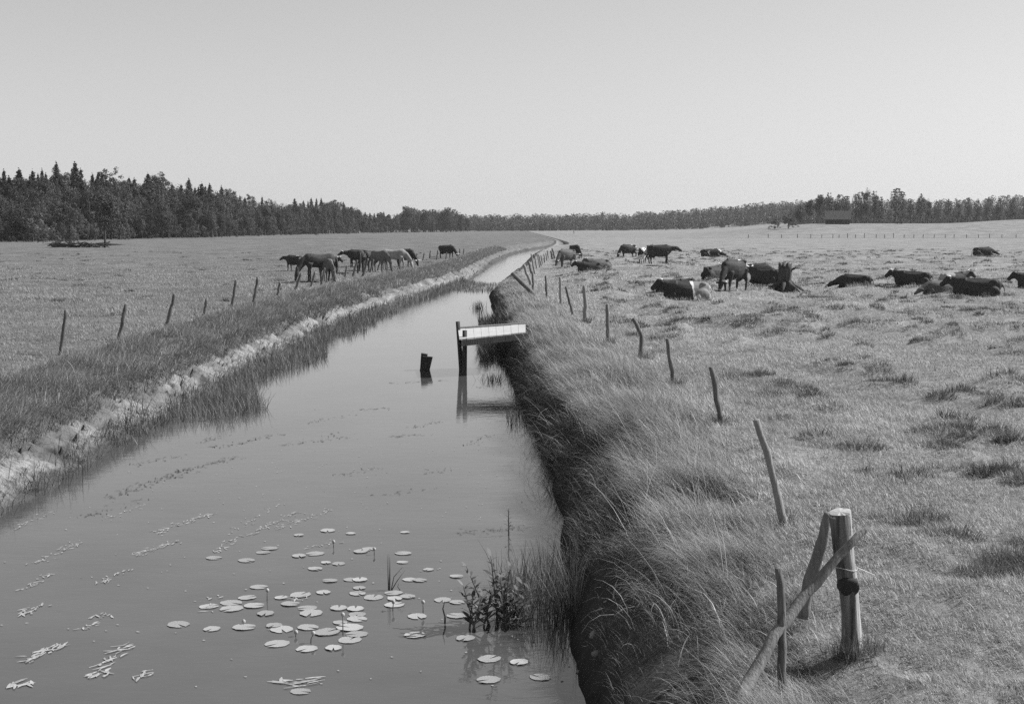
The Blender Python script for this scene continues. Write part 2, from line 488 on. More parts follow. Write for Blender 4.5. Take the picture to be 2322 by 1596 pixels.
def build_ground():
    ys = [-60.0]
    while ys[-1] < 4200:
        y = ys[-1]; ys.append(y + (0.12 if 12 < y < 34 else max(0.3 if y < 12 else 0.15, 0.012 * abs(y) - 0.2 * (y < 60))))
    ys = np.array(ys)
    near = list(np.arange(0.0, 1.5, 0.075)) + list(np.arange(1.5, 3.6, 0.14)); d = 3.6; step = 0.16
    while d < 3500:
        near.append(d); step *= 1.075; d += step
    near = np.array(near)
    inner = np.linspace(0.08, 0.92, 13)
    xl, xr = XL(ys)[:, None], XR(ys)[:, None]
    X = np.concatenate([xl - near[::-1][None, :], xl + (xr - xl) * inner[None, :], xr + near[None, :]], 1)
    Y = np.broadcast_to(ys[:, None], X.shape)
    Z = ground_z(X, Y)
    nr, nc = X.shape
    V = np.stack([X, Y, Z], -1).reshape(-1, 3)
    i, j = np.meshgrid(np.arange(nr - 1), np.arange(nc - 1), indexing='ij')
    a = i * nc + j
    q = np.stack([a, a + 1, a + nc + 1, a + nc], -1).reshape(-1, 4)
    dl = xl - X; dr = X - xr
    cn = fnoise(X * 0.9, Y * 0.9, 31)
    clay = sstep(0.1, 0.4, dl + (cn - 0.5) * 0.5) * (1 - sstep(0.7, 1.05, dl + (cn - 0.5) * 2.0 + 0.9 * (fnoise(X * 0 + 1.7, Y * 0.35, 33) - 0.45))) * (1 - sstep(90, 150, Y))
    clay = np.maximum(clay, (dl < 0) * (dr < 0) * 1.0)
    tone = ground_tone(X, Y) * np.where((dl > -0.3) & (dl < 0.5), 0.6, 1.0) * np.where((dr > -0.2) & (dr < 0.9 + 0.6 * (1 - sstep(13, 26, Y))), 0.3, 1.0)  # right bank face: dark peat mud, its shade also put into the tone
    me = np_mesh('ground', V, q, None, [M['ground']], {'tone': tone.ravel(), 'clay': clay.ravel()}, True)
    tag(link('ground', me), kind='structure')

def build_water():
    ys = np.concatenate([np.arange(-60, 120, 1.0), np.arange(120, 325, 4.0)])
    V = []
    for y in ys:
        a = float(XL(np.array([y]))[0]) - 0.7; b = float(XR(np.array([y]))[0]) + 0.6
        V += [(a, y, WZ), (b, y, WZ)]
    q = [(2 * i, 2 * i + 1, 2 * i + 3, 2 * i + 2) for i in range(len(ys) - 1)]
    tag(link('water', np_mesh('water', V, q, None, [M['water']])), kind='structure')

build_ground()
build_water()

# ------------------------------------------------------------------ grass (uncountable: one object per kind of growth)
def sample_strip(n, y0, y1, p, xa, xb):
    """n points, density per area falling as y**-p, between the lines xa(y) and xb(y)."""
    g = np.linspace(y0, y1, 4000)
    w = np.maximum(xb(g) - xa(g), 0) * g ** -p
    c = np.cumsum(w); c /= c[-1]
    y = np.interp(rng.random(n), c, g)
    a, b = xa(y), xb(y)
    return a + (b - a) * rng.random(n), y

def FX(y): return np.interp(y, [5, 9.8, 13.9, 21, 27, 32, 36, 43, 54, 70, 110, 200], [2.1, 2.3, 2.65, 3.1, 3.1, 2.9, 2.45, 2.2, 1.9, 1.2, 0.9, 4.5])

def meadow():
    parts = []
    def field(n, y0, y1, p, xa, xb, seed, k):
        x, y = sample_strip(n, y0, y1, p, xa, xb)
        pth = np.abs(x - FX(y) - 0.65 - 0.25 * np.sin(y * 0.4)) < 0.22
        kp = ~(pth & (y < 40) & (y > 15) & (rng.random(n) < 0.75)); x = x[kp]; y = y[kp]; n = len(x)
        z = ground_z(x, y) - 0.01
        big = fnoise(x * 0.35, y * 0.35, seed); sm = fnoise(x * 1.7, y * 1.7, seed + 1)
        s = (np.maximum(y, 6) / 10.0)
        h = 0.05 * s ** 0.3 * (0.5 + 0.9 * sm + 0.7 * np.maximum(big - 0.5, 0) * 3) * (0.6 + 0.8 * rng.random(n)) * (1 - 0.75 * sstep(60, 150, y))
        w = 0.0048 * s ** 0.72 * (0.6 + 0.8 * rng.random(n))
        tone = np.clip(k * (0.15 + 0.75 * big * 0.6 + 0.5 * sm + rng.normal(0, 0.1, n)), 0, 1)
        parts.append(blades(np.stack([x, y, z], 1), h, w, math.pi + rng.normal(0, 1.1, n), rng.uniform(0.05, 0.7, n), rng.uniform(0.2, 1.2, n), 2, tone))
    field(520000, 6.5, 150, 1.9, lambda y: XR(y) + 2.0, lambda y: 0.43 * y + 2.5, 41, 1.05)
    field(190000, 22, 190, 1.9, lambda y: -0.43 * y - 2.0, lambda y: XL(y) - 2.6, 43, 0.6)
    field(70000, 6.3, 17, 1.0, lambda y: FX(y) - 0.4, lambda y: 0.43 * y + 2.5, 45, 1.1)
    me = join_blades('meadow_grass', parts, M['meadow_blade'])
    tag(link('meadow_grass', me), 'short grazed grass covering the meadows on both sides of the canal', 'grass', kind='stuff')

def tussocks():
    x, y = sample_strip(9000, 11, 190, 1.35, lambda y: XR(y) + 3.4, lambda y: 0.43 * y + 3)
    k = mound(x, y) > 0.25 + 0.5 * rng.random(len(x)); x, y = x[k][:1500], y[k][:1500]; print('TUSS', len(x))
    x2, y2 = sample_strip(2200, 30, 170, 1.2, lambda y: -0.43 * y - 2, lambda y: XL(y) - 4.5)
    k = (mound(x2 + 50, y2) > 0.55) * (y2 > 45) + (rng.random(2200) < 0.006) > 0; x2, y2 = x2[k][:220], y2[k][:220]
    parts = []
    for cx, cy in list(zip(x, y)) + list(zip(x2, y2)):
        s = cy / 10.0
        k = int(230 / s ** 0.7) + 14
        rad = random.uniform(0.08, 0.26) * (1 + 0.006 * cy)
        ang = rng.uniform(0, 2 * math.pi, k); rr = rad * np.sqrt(rng.random(k))
        px = cx + rr * np.cos(ang) * 1.4; py = cy + rr * np.sin(ang)
        hh = random.uniform(0.09, 0.26) * (0.5 + 0.8 * rng.random(k)) * (1 - 0.5 * rr / rad)
        w = 0.0048 * s ** 0.75 * (0.7 + 0.6 * rng.random(k))
        tone = np.clip(random.uniform(0.12, 0.6) + rng.normal(0, 0.16, k), 0, 1)
        parts.append(blades(np.stack([px, py, ground_z(px, py) - 0.02], 1), hh, w, ang + rng.normal(0, 0.6, k), rng.uniform(0.0, 0.5, k), rng.uniform(0.2, 1.3, k), 3, tone))
    def tuft(cx, cy, k, rad, h, tone0):
        s_ = cy / 10.0
        ang = rng.uniform(0, 2 * math.pi, k); rr = rad * np.sqrt(rng.random(k))
        px = cx + rr * np.cos(ang); py = cy + rr * np.sin(ang)
        parts.append(blades(np.stack([px, py, ground_z(px, py) - 0.02], 1), h * (0.5 + 0.8 * rng.random(k)), 0.0045 * s_ ** 0.75 * (0.7 + 0.6 * rng.random(k)), ang + rng.normal(0, 0.6, k), rng.uniform(0.0, 0.5, k), rng.uniform(0.2, 1.4, k), 3, np.clip(tone0 + rng.normal(0, 0.18, k), 0, 1)))
    for x_, y_, a_, sc_ in LYING:                               # the grass the lying cattle sink into
        for j in range(12):
            f = random.uniform(-1.1, 1.0) * sc_
            tuft(x_ + f * math.cos(a_) + random.gauss(0, .1), y_ + f * math.sin(a_) - abs(0.5 * math.cos(a_)) - 0.12 - random.uniform(0, .4), 26, .22, .22, .62)
    b_ = at(1932, 1485, 0.0)
    for j in range(9):
        t_ = random.uniform(math.pi * .9, math.pi * 2.1)
        tuft(b_.x + .14 * math.cos(t_), b_.y + .14 * math.sin(t_), 45, .08, .22, .55)
    for u_, v_ in ((1780, 1205), (1637, 965), (1528, 875), (1450, 815), (1379, 782), (1327, 733), (1815, 1400), (1775, 1520), (1700, 1545)):
        q_ = at(u_, v_, 0.0)
        for j in range(3): tuft(q_.x + random.gauss(0, .07), q_.y - .05 + random.gauss(0, .06), 40, .12, .26, .5)
    me = join_blades('tussock_grass', parts, M['tussock_blade'])
    tag(link('tussock_grass', me), 'dark ungrazed tussocks scattered over the meadows', 'grass', kind='stuff')

def right_bank_grass():
    parts = []
    def strip(n, y0, y1, p, a, b, h0, tone0, az0, azs, bend0, segs, seed, wid=0.0036):
        x, y = sample_strip(n, y0, y1, p, lambda y: XR(y) + a * (1 + 0.9 * (1 - sstep(13, 26, y))), lambda y: (FX(y) + (b - 2.5)) if b > 2 else (XR(y) + b * (1 + 0.9 * (1 - sstep(13, 26, y)))))
        z = ground_z(x, y) - 0.03
        edge = sstep(0.0, 0.9, FX(y) - x)
        cl = fnoise(x * 0.9, y * 0.7, seed); c2 = fnoise(x * 2.7, y * 2.7, seed + 2)
        keep = rng.random(n) < np.clip(0.25 + 3.2 * (cl - 0.34), 0.05, 1)
        x, y, z, cl, c2 = x[keep], y[keep], z[keep], cl[keep], c2[keep]; m = len(x); edge = edge[keep]
        s = np.maximum(y, 6) / 10.0
        h = h0 * (0.55 + 0.9 * fnoise(x * 0.45, y * 0.35, seed + 11)) * (0.35 + 0.65 * edge) * (0.62 + 0.38 * sstep(9, 15, y)) * (0.15 + 1.15 * cl + 0.55 * c2) * (0.5 + 0.8 * rng.random(m)) * np.clip(1.25 - y / 90.0, 0.22, 1)
        w = wid * s ** 0.85 * (0.6 + 0.8 * rng.random(m))
        az = az0 + (fnoise(x * 1.1, y * 0.8, seed + 5) - 0.5) * 2.6 + (c2 - 0.5) * 1.2 + rng.normal(0, azs, m)
        bb = 0.45 + 1.1 * fnoise(x * 1.5, y * 1.2, seed + 7)
        tone = np.clip(tone0 + (cl - 0.5) * 1.0 + (fnoise(x * 0.4, y * 0.3, seed + 9) - 0.5) * 0.5 + (rng.random(m) < 0.16) * 0.35 + rng.normal(0, 0.15, m), 0, 1)
        parts.append(blades(np.stack([x, y, z], 1), h, w, az, rng.uniform(0.05, 0.45, m), bend0 * bb * rng.uniform(0.6, 1.4, m), segs, tone))
    strip(180000, 6.3, 130, 1.55, 0.5, 2.45, 0.52, 0.56, math.pi * 0.9, 0.75, 1.35, 5, 61, 0.0042)       # tall, combed over towards the water
    strip(1300, 6.3, 60, 1.3, 0.35, 2.4, 0.8, 0.8, math.pi * 0.9, 0.9, 0.9, 5, 63, 0.0045)     # stray seed stalks
    strip(1500, 6.3, 30, 1.3, 0.2, 1.6, 0.6, 0.85, math.pi * 0.95, 1.2, 2.0, 5, 65, 0.008)       # broad dead blades
    strip(20000, 6.3, 110, 1.5, 0.3, 0.85, 0.46, 0.4, math.pi * 1.0, 0.6, 1.8, 5, 64)           # hangs over the edge
    strip(42000, 6.3, 120, 1.6, 2.3, 4.3, 0.42, 0.5, math.pi * 0.9, 1.0, 1.1, 3, 66)            # thins out into the meadow
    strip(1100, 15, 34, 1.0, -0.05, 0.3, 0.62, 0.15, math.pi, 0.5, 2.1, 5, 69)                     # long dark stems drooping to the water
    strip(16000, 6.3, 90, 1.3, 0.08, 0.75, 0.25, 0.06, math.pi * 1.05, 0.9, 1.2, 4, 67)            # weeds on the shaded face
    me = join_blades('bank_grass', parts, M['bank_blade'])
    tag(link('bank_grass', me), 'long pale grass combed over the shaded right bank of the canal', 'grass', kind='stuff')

def left_bank_grass():
    parts = []
    def strip(n, y0, y1, p, a, b, h0, tone0, bend0, segs, seed, thr=0.0, azm=0.0):
        x, y = sample_strip(n, y0, y1, p, lambda y: XL(y) - b, lambda y: XL(y) - a)
        cl = fnoise(x * 0.8, y * 0.6, seed); c2 = fnoise(x * 2.5, y * 2.5, seed + 2)
        keep = rng.random(n) < np.clip(0.3 + 1.7 * (cl - 0.25 - thr), 0.03, 1)
        x, y, cl, c2 = x[keep], y[keep], cl[keep], c2[keep]; m = len(x)
        z = ground_z(x, y) - 0.03
        s = np.maximum(y, 6) / 10.0
        h = h0 * (0.45 + 0.7 * cl + 0.4 * c2) * (0.6 + 0.7 * rng.random(m)) * s ** 0.1
        w = 0.0045 * s ** 0.9 * (0.6 + 0.8 * rng.random(m))
        tone = np.clip(tone0 + (cl - 0.5) * 0.5 + rng.normal(0, 0.17, m), 0, 1)
        parts.append(blades(np.stack([x, y, z], 1), h, w, azm + rng.normal(0, 1.2, m), rng.uniform(0.0, 0.5, m), bend0 * rng.uniform(0.3, 1.3, m), segs, tone))
    strip(120000, 14, 200, 1.45, 1.1, 2.9, 0.27, 0.62, 1.3, 4, 71)
    strip(5000, 14, 110, 1.3, 0.25, 1.2, 0.13, 0.5, 1.3, 3, 74, 0.2)
    strip(5000, 14, 60, 1.2, -0.05, 0.4, 0.18, 0.35, 1.2, 3, 78, 0.05)
    strip(16000, 16, 70, 1.2, 0.75, 1.3, 0.34, 0.35, 2.3, 4, 76)                                  # sods hanging over the clay
    me = join_blades('ditch_grass', parts, M['bank_blade'])
    tag(link('ditch_grass', me), 'rank grass between the left fence posts and the bare clay bank', 'grass', kind='stuff')

def reeds():
    parts = []
    def strip(n, y0, y1, p, xa, xb, h0, tone0, seed, thr, segs=3, wid=0.006):
        x, y = sample_strip(n, y0, y1, p, xa, xb)
        cl = fnoise(x * 0.7, y * 0.35, seed)
        k = cl > thr
        x, y = x[k], y[k]; m = len(x)
        s = y / 10.0
        z = np.maximum(ground_z(x, y), WZ - 0.12)
        h = h0 * (0.5 + 0.7 * rng.random(m)) * np.clip((cl[k] - thr) * 6 + 0.4, 0.4, 1)
        w = wid * s ** 0.8 * (0.6 + 0.7 * rng.random(m))
        tone = np.clip(tone0 + rng.normal(0, 0.2, m), 0, 1)
        parts.append(blades(np.stack([x, y, z], 1), h + 0.1, w, rng.uniform(0, 6.28, m), rng.uniform(0, 0.3, m), rng.uniform(0, 0.9, m), segs, tone))
    strip(5600, 28.2, 64, 0.6, lambda y: XL(y) - 0.15, lambda y: XL(y) + 1.1 + 0.35 * np.sin(y * 0.5), 0.34, 0.5, 81, 0.33)
    strip(2000, 27.6, 33, 0.5, lambda y: XL(y) - 0.2, lambda y: XL(y) + 1.75 - 0.3 * np.abs(y - 29.5), 0.36, 0.55, 82, 0.28)
    strip(2600, 60, 100, 0.6, lambda y: XL(y) - 0.3, lambda y: XL(y) + 0.75, 0.26, 0.55, 83, 0.33)
    strip(1400, 84, 98, 0.4, lambda y: XL(y) + 0.4, lambda y: XR(y) - 0.1, 0.22, 0.65, 84, 0.45)        # band of sedge across the canal
    strip(700, 18.5, 27.5, 0.5, lambda y: XL(y) - 0.5, lambda y: XL(y) + 0.25, 0.36, 0.3, 85, 0.55)
    strip(2600, 40, 58, 0.5, lambda y: XR(y) - 0.75, lambda y: XR(y) + 0.2, 0.5, 0.12, 86, 0.3)          # dark sedge behind the jetty
    strip(700, 27, 33, 0.5, lambda y: XR(y) - 0.5, lambda y: XR(y) + 0.1, 0.4, 0.12, 87, 0.5)
    strip(800, 13.2, 15.0, 0.5, lambda y: XR(y) - 0.75, lambda y: XR(y) + 0.1, 0.5, 0.4, 88, 0.25, 4)
    for u, v, k, h in ((170, 1064, 70, .5), (258, 1008, 80, .38), (72, 1118, 60, .45), (125, 1100, 40, .4), (300, 985, 60, .3), (355, 968, 50, .3), (690, 792, 60, .35), (540, 938, 30, .3), (1120, 862, 90, .32), (1085, 700, 90, .5)):
        p = at(u, v, WZ)
        x = p.x + rng.normal(0, .16, k); y = p.y + rng.normal(0, .22, k)
        parts.append(blades(np.stack([x, y, np.maximum(ground_z(x, y), WZ - .05)], 1), h * rng.uniform(.5, 1.1, k), 0.005 * (p.y / 10) ** .8 * rng.uniform(.6, 1.2, k), rng.uniform(0, 6.28, k), rng.uniform(0, .5, k), rng.uniform(0, .8, k), 3, rng.uniform(.0, .5, k)))
    me = join_blades('reeds', parts, M['reed_blade'])
    tag(link('reeds', me), 'thin reeds and sedge standing in the shallow edges of the canal', 'reeds', kind='stuff')

def floating_weed():
    """Flat slips of pondweed lying in drifts on the water."""
    V = []; Q = []; T = []
    def slip(x, y, l, w, a, t):
        k = len(V)
        c, s = math.cos(a), math.sin(a)
        b = random.uniform(-0.3, 0.3) * l
        for f, e in ((-0.5, 0.25), (-0.15, 1.0), (0.2, 0.9), (0.5, 0.2)):
            for sg in (-1, 1):
                px = f * l; py = sg * w * e / 2 + b * (f * f)
                V.append((x + px * c - py * s, y + px * s + py * c, WZ + 0.006 + random.uniform(0, 0.004)))
                T.append(t)
        for i in range(3):
            Q.append((k + 2 * i, k + 2 * i + 1, k + 2 * i + 3, k + 2 * i + 2))
    def drift(u0, v0, u1, v1, n, size, spread, t, curl=0.5):
        a, b = at(u0, v0, WZ), at(u1, v1, WZ)
        d = b - a; ang = math.atan2(d.y, d.x)
        for i in range(int(n * 2.2)):
            f = random.random()
            p = a.lerp(b, f)
            nx = random.gauss(0, spread)
            slip(p.x - math.sin(ang) * nx, p.y + math.cos(ang) * nx, size * random.uniform(0.3, 1.3), size * random.uniform(0.1, 0.24), ang + random.gauss(0, curl), min(1, max(0, t + random.gauss(0, 0.12))))
    for (u0, v0, u1, v1, n, size) in [(60, 1500, 140, 1460, 18, .13), (40, 1400, 100, 1370, 8, .12), (215, 1535, 270, 1485, 14, .14), (245, 1480, 300, 1462, 7, .14), (300, 1540, 345, 1520, 6, .1), (190, 1430, 240, 1390, 10, .1), (50, 1340, 110, 1300, 9, .1), (215, 1325, 290, 1290, 12, .09), (300, 1260, 410, 1225, 24, .08), (75, 1280, 180, 1230, 20, .08), (345, 1210, 480, 1165, 26, .09), (490, 1255, 540, 1215, 12, .1), (560, 1215, 680, 1160, 26, .08), (620, 1200, 770, 1150, 20, .08), (540, 1200, 640, 1140, 12, .07), (625, 1550, 720, 1545, 12, .14), (465, 1390, 500, 1350, 5, .1), (240, 1180, 330, 1140, 10, .07), (35, 1200, 120, 1160, 10, .08), (30, 1560, 60, 1545, 6, .14), (660, 1360, 700, 1348, 7, .09), (690, 1245, 760, 1225, 8, .07)]:
        drift(u0, v0, u1, v1, n, size, 0.05, 0.85)
    for (u0, v0, u1, v1, n, size) in [(240, 1130, 420, 1065, 46, .09), (390, 1075, 540, 1035, 34, .09), (490, 1015, 640, 985, 24, .1), (700, 960, 800, 940, 8, .1), (640, 1010, 790, 990, 14, .09), (820, 930, 880, 925, 8, .1), (930, 970, 1000, 955, 12, .09), (720, 1005, 760, 980, 7, .1), (1060, 1010, 1110, 985, 10, .1), (760, 1080, 860, 1060, 10, .08), (850, 1125, 1000, 1105, 8, .08), (1040, 1210, 1190, 1195, 30, .06), (960, 1075, 1040, 1060, 8, .07), (880, 990, 960, 985, 10, .09), (180, 1175, 330, 1130, 16, .07), (300, 1055, 420, 1030, 12, .09), (440, 1005, 520, 985, 10, .1), (890, 870, 1010, 862, 14, .12), (1080, 880, 1150, 870, 10, .1)]:
        drift(u0, v0, u1, v1, n, size, 0.09, 0.05)
    for i in range(330):
        y = random.uniform(11.5, 30); x = random.uniform(float(XL(np.array([y]))[0]) + 0.8, float(XR(np.array([y]))[0]) - 0.3)
        slip(x, y, random.uniform(0.015, 0.04), random.uniform(0.012, 0.025), random.uniform(0, 6), 0.8)
    me = np_mesh('pondweed', V, Q, None, [grass_mat('pondweed', 0.04, 0.4, 0.1)], {'tone': T})
    tag(link('pondweed', me), 'slips of pondweed drifting in streaks on the water', 'pondweed', kind='stuff')

meadow(); right_bank_grass(); left_bank_grass(); reeds(); floating_weed()

# ------------------------------------------------------------------ fence posts
ORD = ['', 'first', 'second', 'third', 'fourth', 'fifth', 'sixth', 'seventh', 'eighth', 'ninth', 'tenth', 'eleventh', 'twelfth',
       'thirteenth', 'fourteenth', 'fifteenth', 'sixteenth', 'seventeenth', 'eighteenth', 'nineteenth', 'twentieth']

def make_post(top, base, wpx, label, group, mat='post', bend=0.0, ydir=0.0, sink=0.3, base_z=None):
    """A stake from the ground the photo shows at base to the tip it shows at top."""
    b = at(base[0], base[1], 0.0)
    b.z = gz(b.x, b.y) if base_z is None else base_z
    b = at(base[0], base[1], b.z)
    t = at_depth(top[0], top[1], b.y + ydir)
    w = wpx / F * b.y / 2
    mb = MB()
    d = t - b
    pts = []; rad = []
    n = 7
    for i in range(n + 1):
        f = i / n
        p = b + d * f
        p += Vector((bend * math.sin(f * math.pi) + random.gauss(0, w * 0.14), random.gauss(0, w * 0.14), 0))
        pts.append(p - b); rad.append(w * (1.08 - 0.22 * f) * random.uniform(0.9, 1.1))
    pts.insert(0, -d.normalized() * sink); rad.insert(0, w * 1.1)
    mb.tube(pts, rad, 9, True, 1.0, random.uniform(0.2, 0.8), 0.08)
    o = link('fence_post', mb.mesh('fence_post', M[mat], True), None, b)
    tag(o, label, 'fence post', group)
    # flat shading of the sawn end
    for pl in o.data.polygons:
        if pl.normal.dot(d.normalized()) > 0.8: pl.use_smooth = False
    return o

GL = 'fence posts along the left bank'
GR = 'fence posts along the right bank'
left_posts = [((150, 703), (137, 805), 9, 'stout dark upright fence post nearest on the left bank'),
    ((286, 690), (269, 770), 9, 'leaning dark fence post second from the near end of the left bank'),
    ((396, 667), (378, 738), 8, 'leaning fence post with a knobbed top, third from the near end of the left bank'),
    ((468, 678), (463, 715), 7, 'short fence post fourth from the near end of the left bank'),
    ((535, 635), (526, 698), 7, 'tall upright fence post fifth from the near end of the left bank'),
    ((585, 628), (575, 688), 7, 'tall slightly leaning fence post sixth from the near end of the left bank'),
    ((635, 640), (629, 670), 6, 'short fence post seventh on the left bank, before the lone dark calf'),
    ((683, 619), (669, 659), 6, 'leaning fence post in front of the head of the dark grazing horse'),
    ((714, 616), (705, 652), 5, 'leaning fence post in front of the forelegs of the dark grazing horse'),
    ((736, 608), (729, 644), 5, 'fence post in front of the hind legs of the dark grazing horse'),
    ((767, 608), (756, 637), 5, 'leaning post right of the white faced foal'),
    ((786, 602), (782, 630), 4, 'short upright post between the foal and the knot of horses'),
    ((810, 590), (800, 627), 5, 'leaning post in front of the rump of the leftmost horse of the knot'),
    ((835, 586), (822, 626), 5, 'most slanted post in front of the knot of horses'),
    ((847, 588), (839, 619), 4, 'slim post left of the grey rumped horse in the knot'),
    ((863, 588), (856, 614), 4, 'slim post across the grey rumped horse in the knot'),
    ((946, 574), (942, 594), 3, 'first thin post right of the knot of horses'),
    ((962, 573), (959, 590), 3, 'second thin post right of the knot of horses'),
    ((976, 568), (974, 586), 3, 'third thin post right of the knot of horses'),
    ((993, 568), (990, 590), 3, 'thin post just left of the far dark cow on the left meadow'),
    ((1013, 572), (1011, 588), 3, 'thin post in front of the far dark cow on the left meadow'),
    ((1043, 564), (1042, 580), 3, 'thin post right of the far dark cow on the left meadow'),
    ((1052, 564), (1051, 577), 3, 'farthest thin post of the left fence'),
    ((1098, 576), (1097, 590), 6, 'short thick dark stub standing alone on the far left bank')]
for k, (t_, b_, w_, lab) in enumerate(left_posts):
    make_post(t_, b_, w_, lab, GL, 'post_dark')
def zz(x, y): return ((1020 + x / 7.256) / 1.0349, (560 + y / 7.256) / 1.0349)
right_posts = [((1715, 952), (1780, 1200), 17, 'long pole leaning left, nearest fence post behind the thick corner post', 0.02),
    ((1613, 832), (1637, 960), 13, 'slightly leaning fence post second behind the thick corner post', 0.0),
    ((1513, 768), (1528, 872), 10, 'slim pale fence post third behind the thick corner post', 0.0),
    ((1436, 722), (1450, 812), 10, 'crooked fence post fourth behind the thick corner post', 0.12),
    ((1377, 690), (1379, 780), 9, 'straight upright fence post fifth behind the thick corner post', 0.0),
    ((1325, 648), (1327, 730), 10, 'tall thick upright post beside the tall grass, sixth behind the corner post', 0.0),
    ((1283, 650), (1299, 715), 6, 'leaning thin post left of the tall thick upright one', 0.0),
    ((1270, 628), (1272, 690), 7, 'upright post right of the crossed fallen poles', 0.0),
    ((1237, 625), (1240, 679), 5, 'thin upright post nearest right of the crossed fallen poles', 0.0),
    ((1161, 619), (1212, 671), 10, 'pale fallen pole lying slanted over the far right bank', 0.0),
    (zz(1515, 440), zz(1640, 790), 7, 'pole slanting left above the fallen pole', 0.0),
    (zz(1665, 560), zz(1680, 930), 6, 'upright stake standing behind the lower end of the fallen pole', 0.0),
    (zz(1600, 395), zz(1655, 600), 6, 'slanted stake right of the slanting pole', 0.0)]
for t_, b_, w_, lab, bd in right_posts:
    make_post(t_, b_, w_, lab, GR, 'post', bd)
far_right = [((1640, 260), (1705, 600)), ((1695, 260), (1742, 520)), ((1745, 250), (1797, 500)), ((1770, 265), (1815, 465)), ((1810, 290), (1835, 430)), ((1860, 260), (1875, 410)),
    ((1895, 245), (1915, 380)), ((1920, 200), (1935, 330)), ((1980, 210), (2005, 350)), ((2005, 170), (2047, 340))]
for k, (a_, b_) in enumerate(far_right):
    make_post(zz(*a_), zz(*b_), [4, 3, 3, 5, 3, 3, 3, 3, 5, 5][k], ORD[k + 1] + ' stake of the far row on the right bank, counted from its near end', 'thin stakes crowded at the far bend of the right bank')

# the thick corner post near the camera, with a sawn top, a sawn knot and a flared foot
def corner_post():
    b = at(1932, 1485, 0.03); t = at_depth(1909, 1163, b.y)
    root = empty('corner_post', b); tag(root, 'thick barked post with a pale sawn top and sawn knot nearest the camera', 'fence post')
    d = t - b; k = F / b.y
    mb = MB()
    prof = [(-0.25, 34), (-0.02, 34), (0.03, 27), (0.12, 23), (0.3, 21.5), (0.44, 22), (0.5, 24), (0.55, 23), (0.7, 23.5), (0.85, 25), (0.97, 26), (1.0, 25.5)]
    pts = [d * f + Vector((0.012 * math.sin(f * 5), 0, 0)) for f, _ in prof]
    mb.tube(pts, [r / k for _, r in prof], 22, False, 1.0, 0.35, 0.06)
    me = mb.mesh('corner_post_shaft', M['corner_wood'], True)
    me.materials.append(M['bare_wood'])
    for i, pl in enumerate(me.polygons):                        # the bark is gone and the wood split flat on the right side
        c = pl.center - d * (pl.center.z / d.z)
        a = math.degrees(math.atan2(c.y, c.x))
        if -58 + 7 * math.sin(pl.center.z * 6) < a < 75 and pl.center.z > 0.06: pl.material_index = 1
    body = link('shaft', me, root)
    c = MB()
    top = pts[-1]; r = 25.5 / k
    ring = [(top.x + r * 0.98 * math.cos(a) , top.y + r * 0.98 * math.sin(a), top.z + 0.004 + 0.018 * math.sin(a + 0.6) + random.uniform(-.006, .006)) for a in np.linspace(0, 2 * math.pi, 18, endpoint=False)]
    c.add(ring + [(top.x, top.y, top.z + 0.012)], (), [(i, (i + 1) % 18, 18) for i in range(18)], 0.5)
    low = [(p[0], p[1], top.z - 0.03) for p in ring]
    c.add(ring + low, [(i, 18 + i, 18 + (i + 1) % 18, (i + 1) % 18) for i in range(18)], (), 0.5)
    link('sawn_top', c.mesh('sawn_top', M['cut'], False), root)
    kn = MB()
    p = d * 0.49 + Vector((0.0, -22 / k, 0))
    kn.tube([p + Vector((0, 0.05, 0.02)), p + Vector((0.005, -0.012, -0.002))], [26 / k, 21 / k], 14, True, 1.0, 0.2, 0.05)
    link('knot', kn.mesh('knot', M['barn_wall'], True), root)
    w = MB()
    loop = [d * 0.62 + Vector((math.cos(a) * 26 / k, math.sin(a) * 26 / k, 0.01 * math.sin(2 * a))) for a in np.linspace(0, 2 * math.pi, 15)]
    loop.append(loop[-1] + Vector((0.12, -0.02, -0.05)))
    w.tube(loop, 0.0022, 4, True)
    link('wire_tie', w.mesh('wire_tie', M['horn'], True), root)
corner_post()
def stick(name, pts_uvy, wpx, label, cat, mat='post_dark', n=3, tone=0.4):
    """A pole through the points (u, v, distance) of the photo."""
    P = [at_depth(u, v, y) for u, v, y in pts_uvy]
    b = P[0]
    pts = []; rad = []
    m = len(P) - 1
    for i in range(m):
        for j in range(n):
            f = j / n
            pts.append(P[i].lerp(P[i + 1], f)); rad.append((wpx[i] * (1 - f) + wpx[i + 1] * f) / F * pts[-1].y / 2)
    pts.append(P[-1]); rad.append(wpx[-1] / F * P[-1].y / 2)
    for p in pts[1:-1]:
        p += Vector((random.gauss(0, 0.004), random.gauss(0, 0.004), random.gauss(0, 0.004)))
    mb = MB()
    mb.tube([p - b for p in pts], rad, 9, True, 1.0, tone, 0.07)
    o = link(name, mb.mesh(name, M[mat], True), None, b)
    return tag(o, label, cat)
stick('leaning_stake', [(1818, 1400, 10.15), (1835, 1320, 10.15), (1862, 1240, 10.05), (1879, 1163, 9.98)], [30, 29, 27, 20], 'slanted split stake leaning against the left side of the thick post', 'stake', 'post')
stick('branch_pole', [(1672, 1600, 8.55), (1700, 1545, 8.75), (1755, 1440, 8.95), (1830, 1345, 9.15), (1890, 1275, 9.22), (1935, 1225, 9.25), (1969, 1196, 9.3)], [33, 31, 28, 25, 22, 18, 11], 'long bare branch leaning across the thick corner post', 'branch', 'post')
stick('weathered_stake', [(1775, 1590, 8.9), (1772, 1480, 8.95), (1775, 1380, 9.0), (1764, 1288, 9.0)], [20, 21, 20, 16], 'dark rotten upright stake in the tall grass left of the thick post', 'stake', 'post_dark')

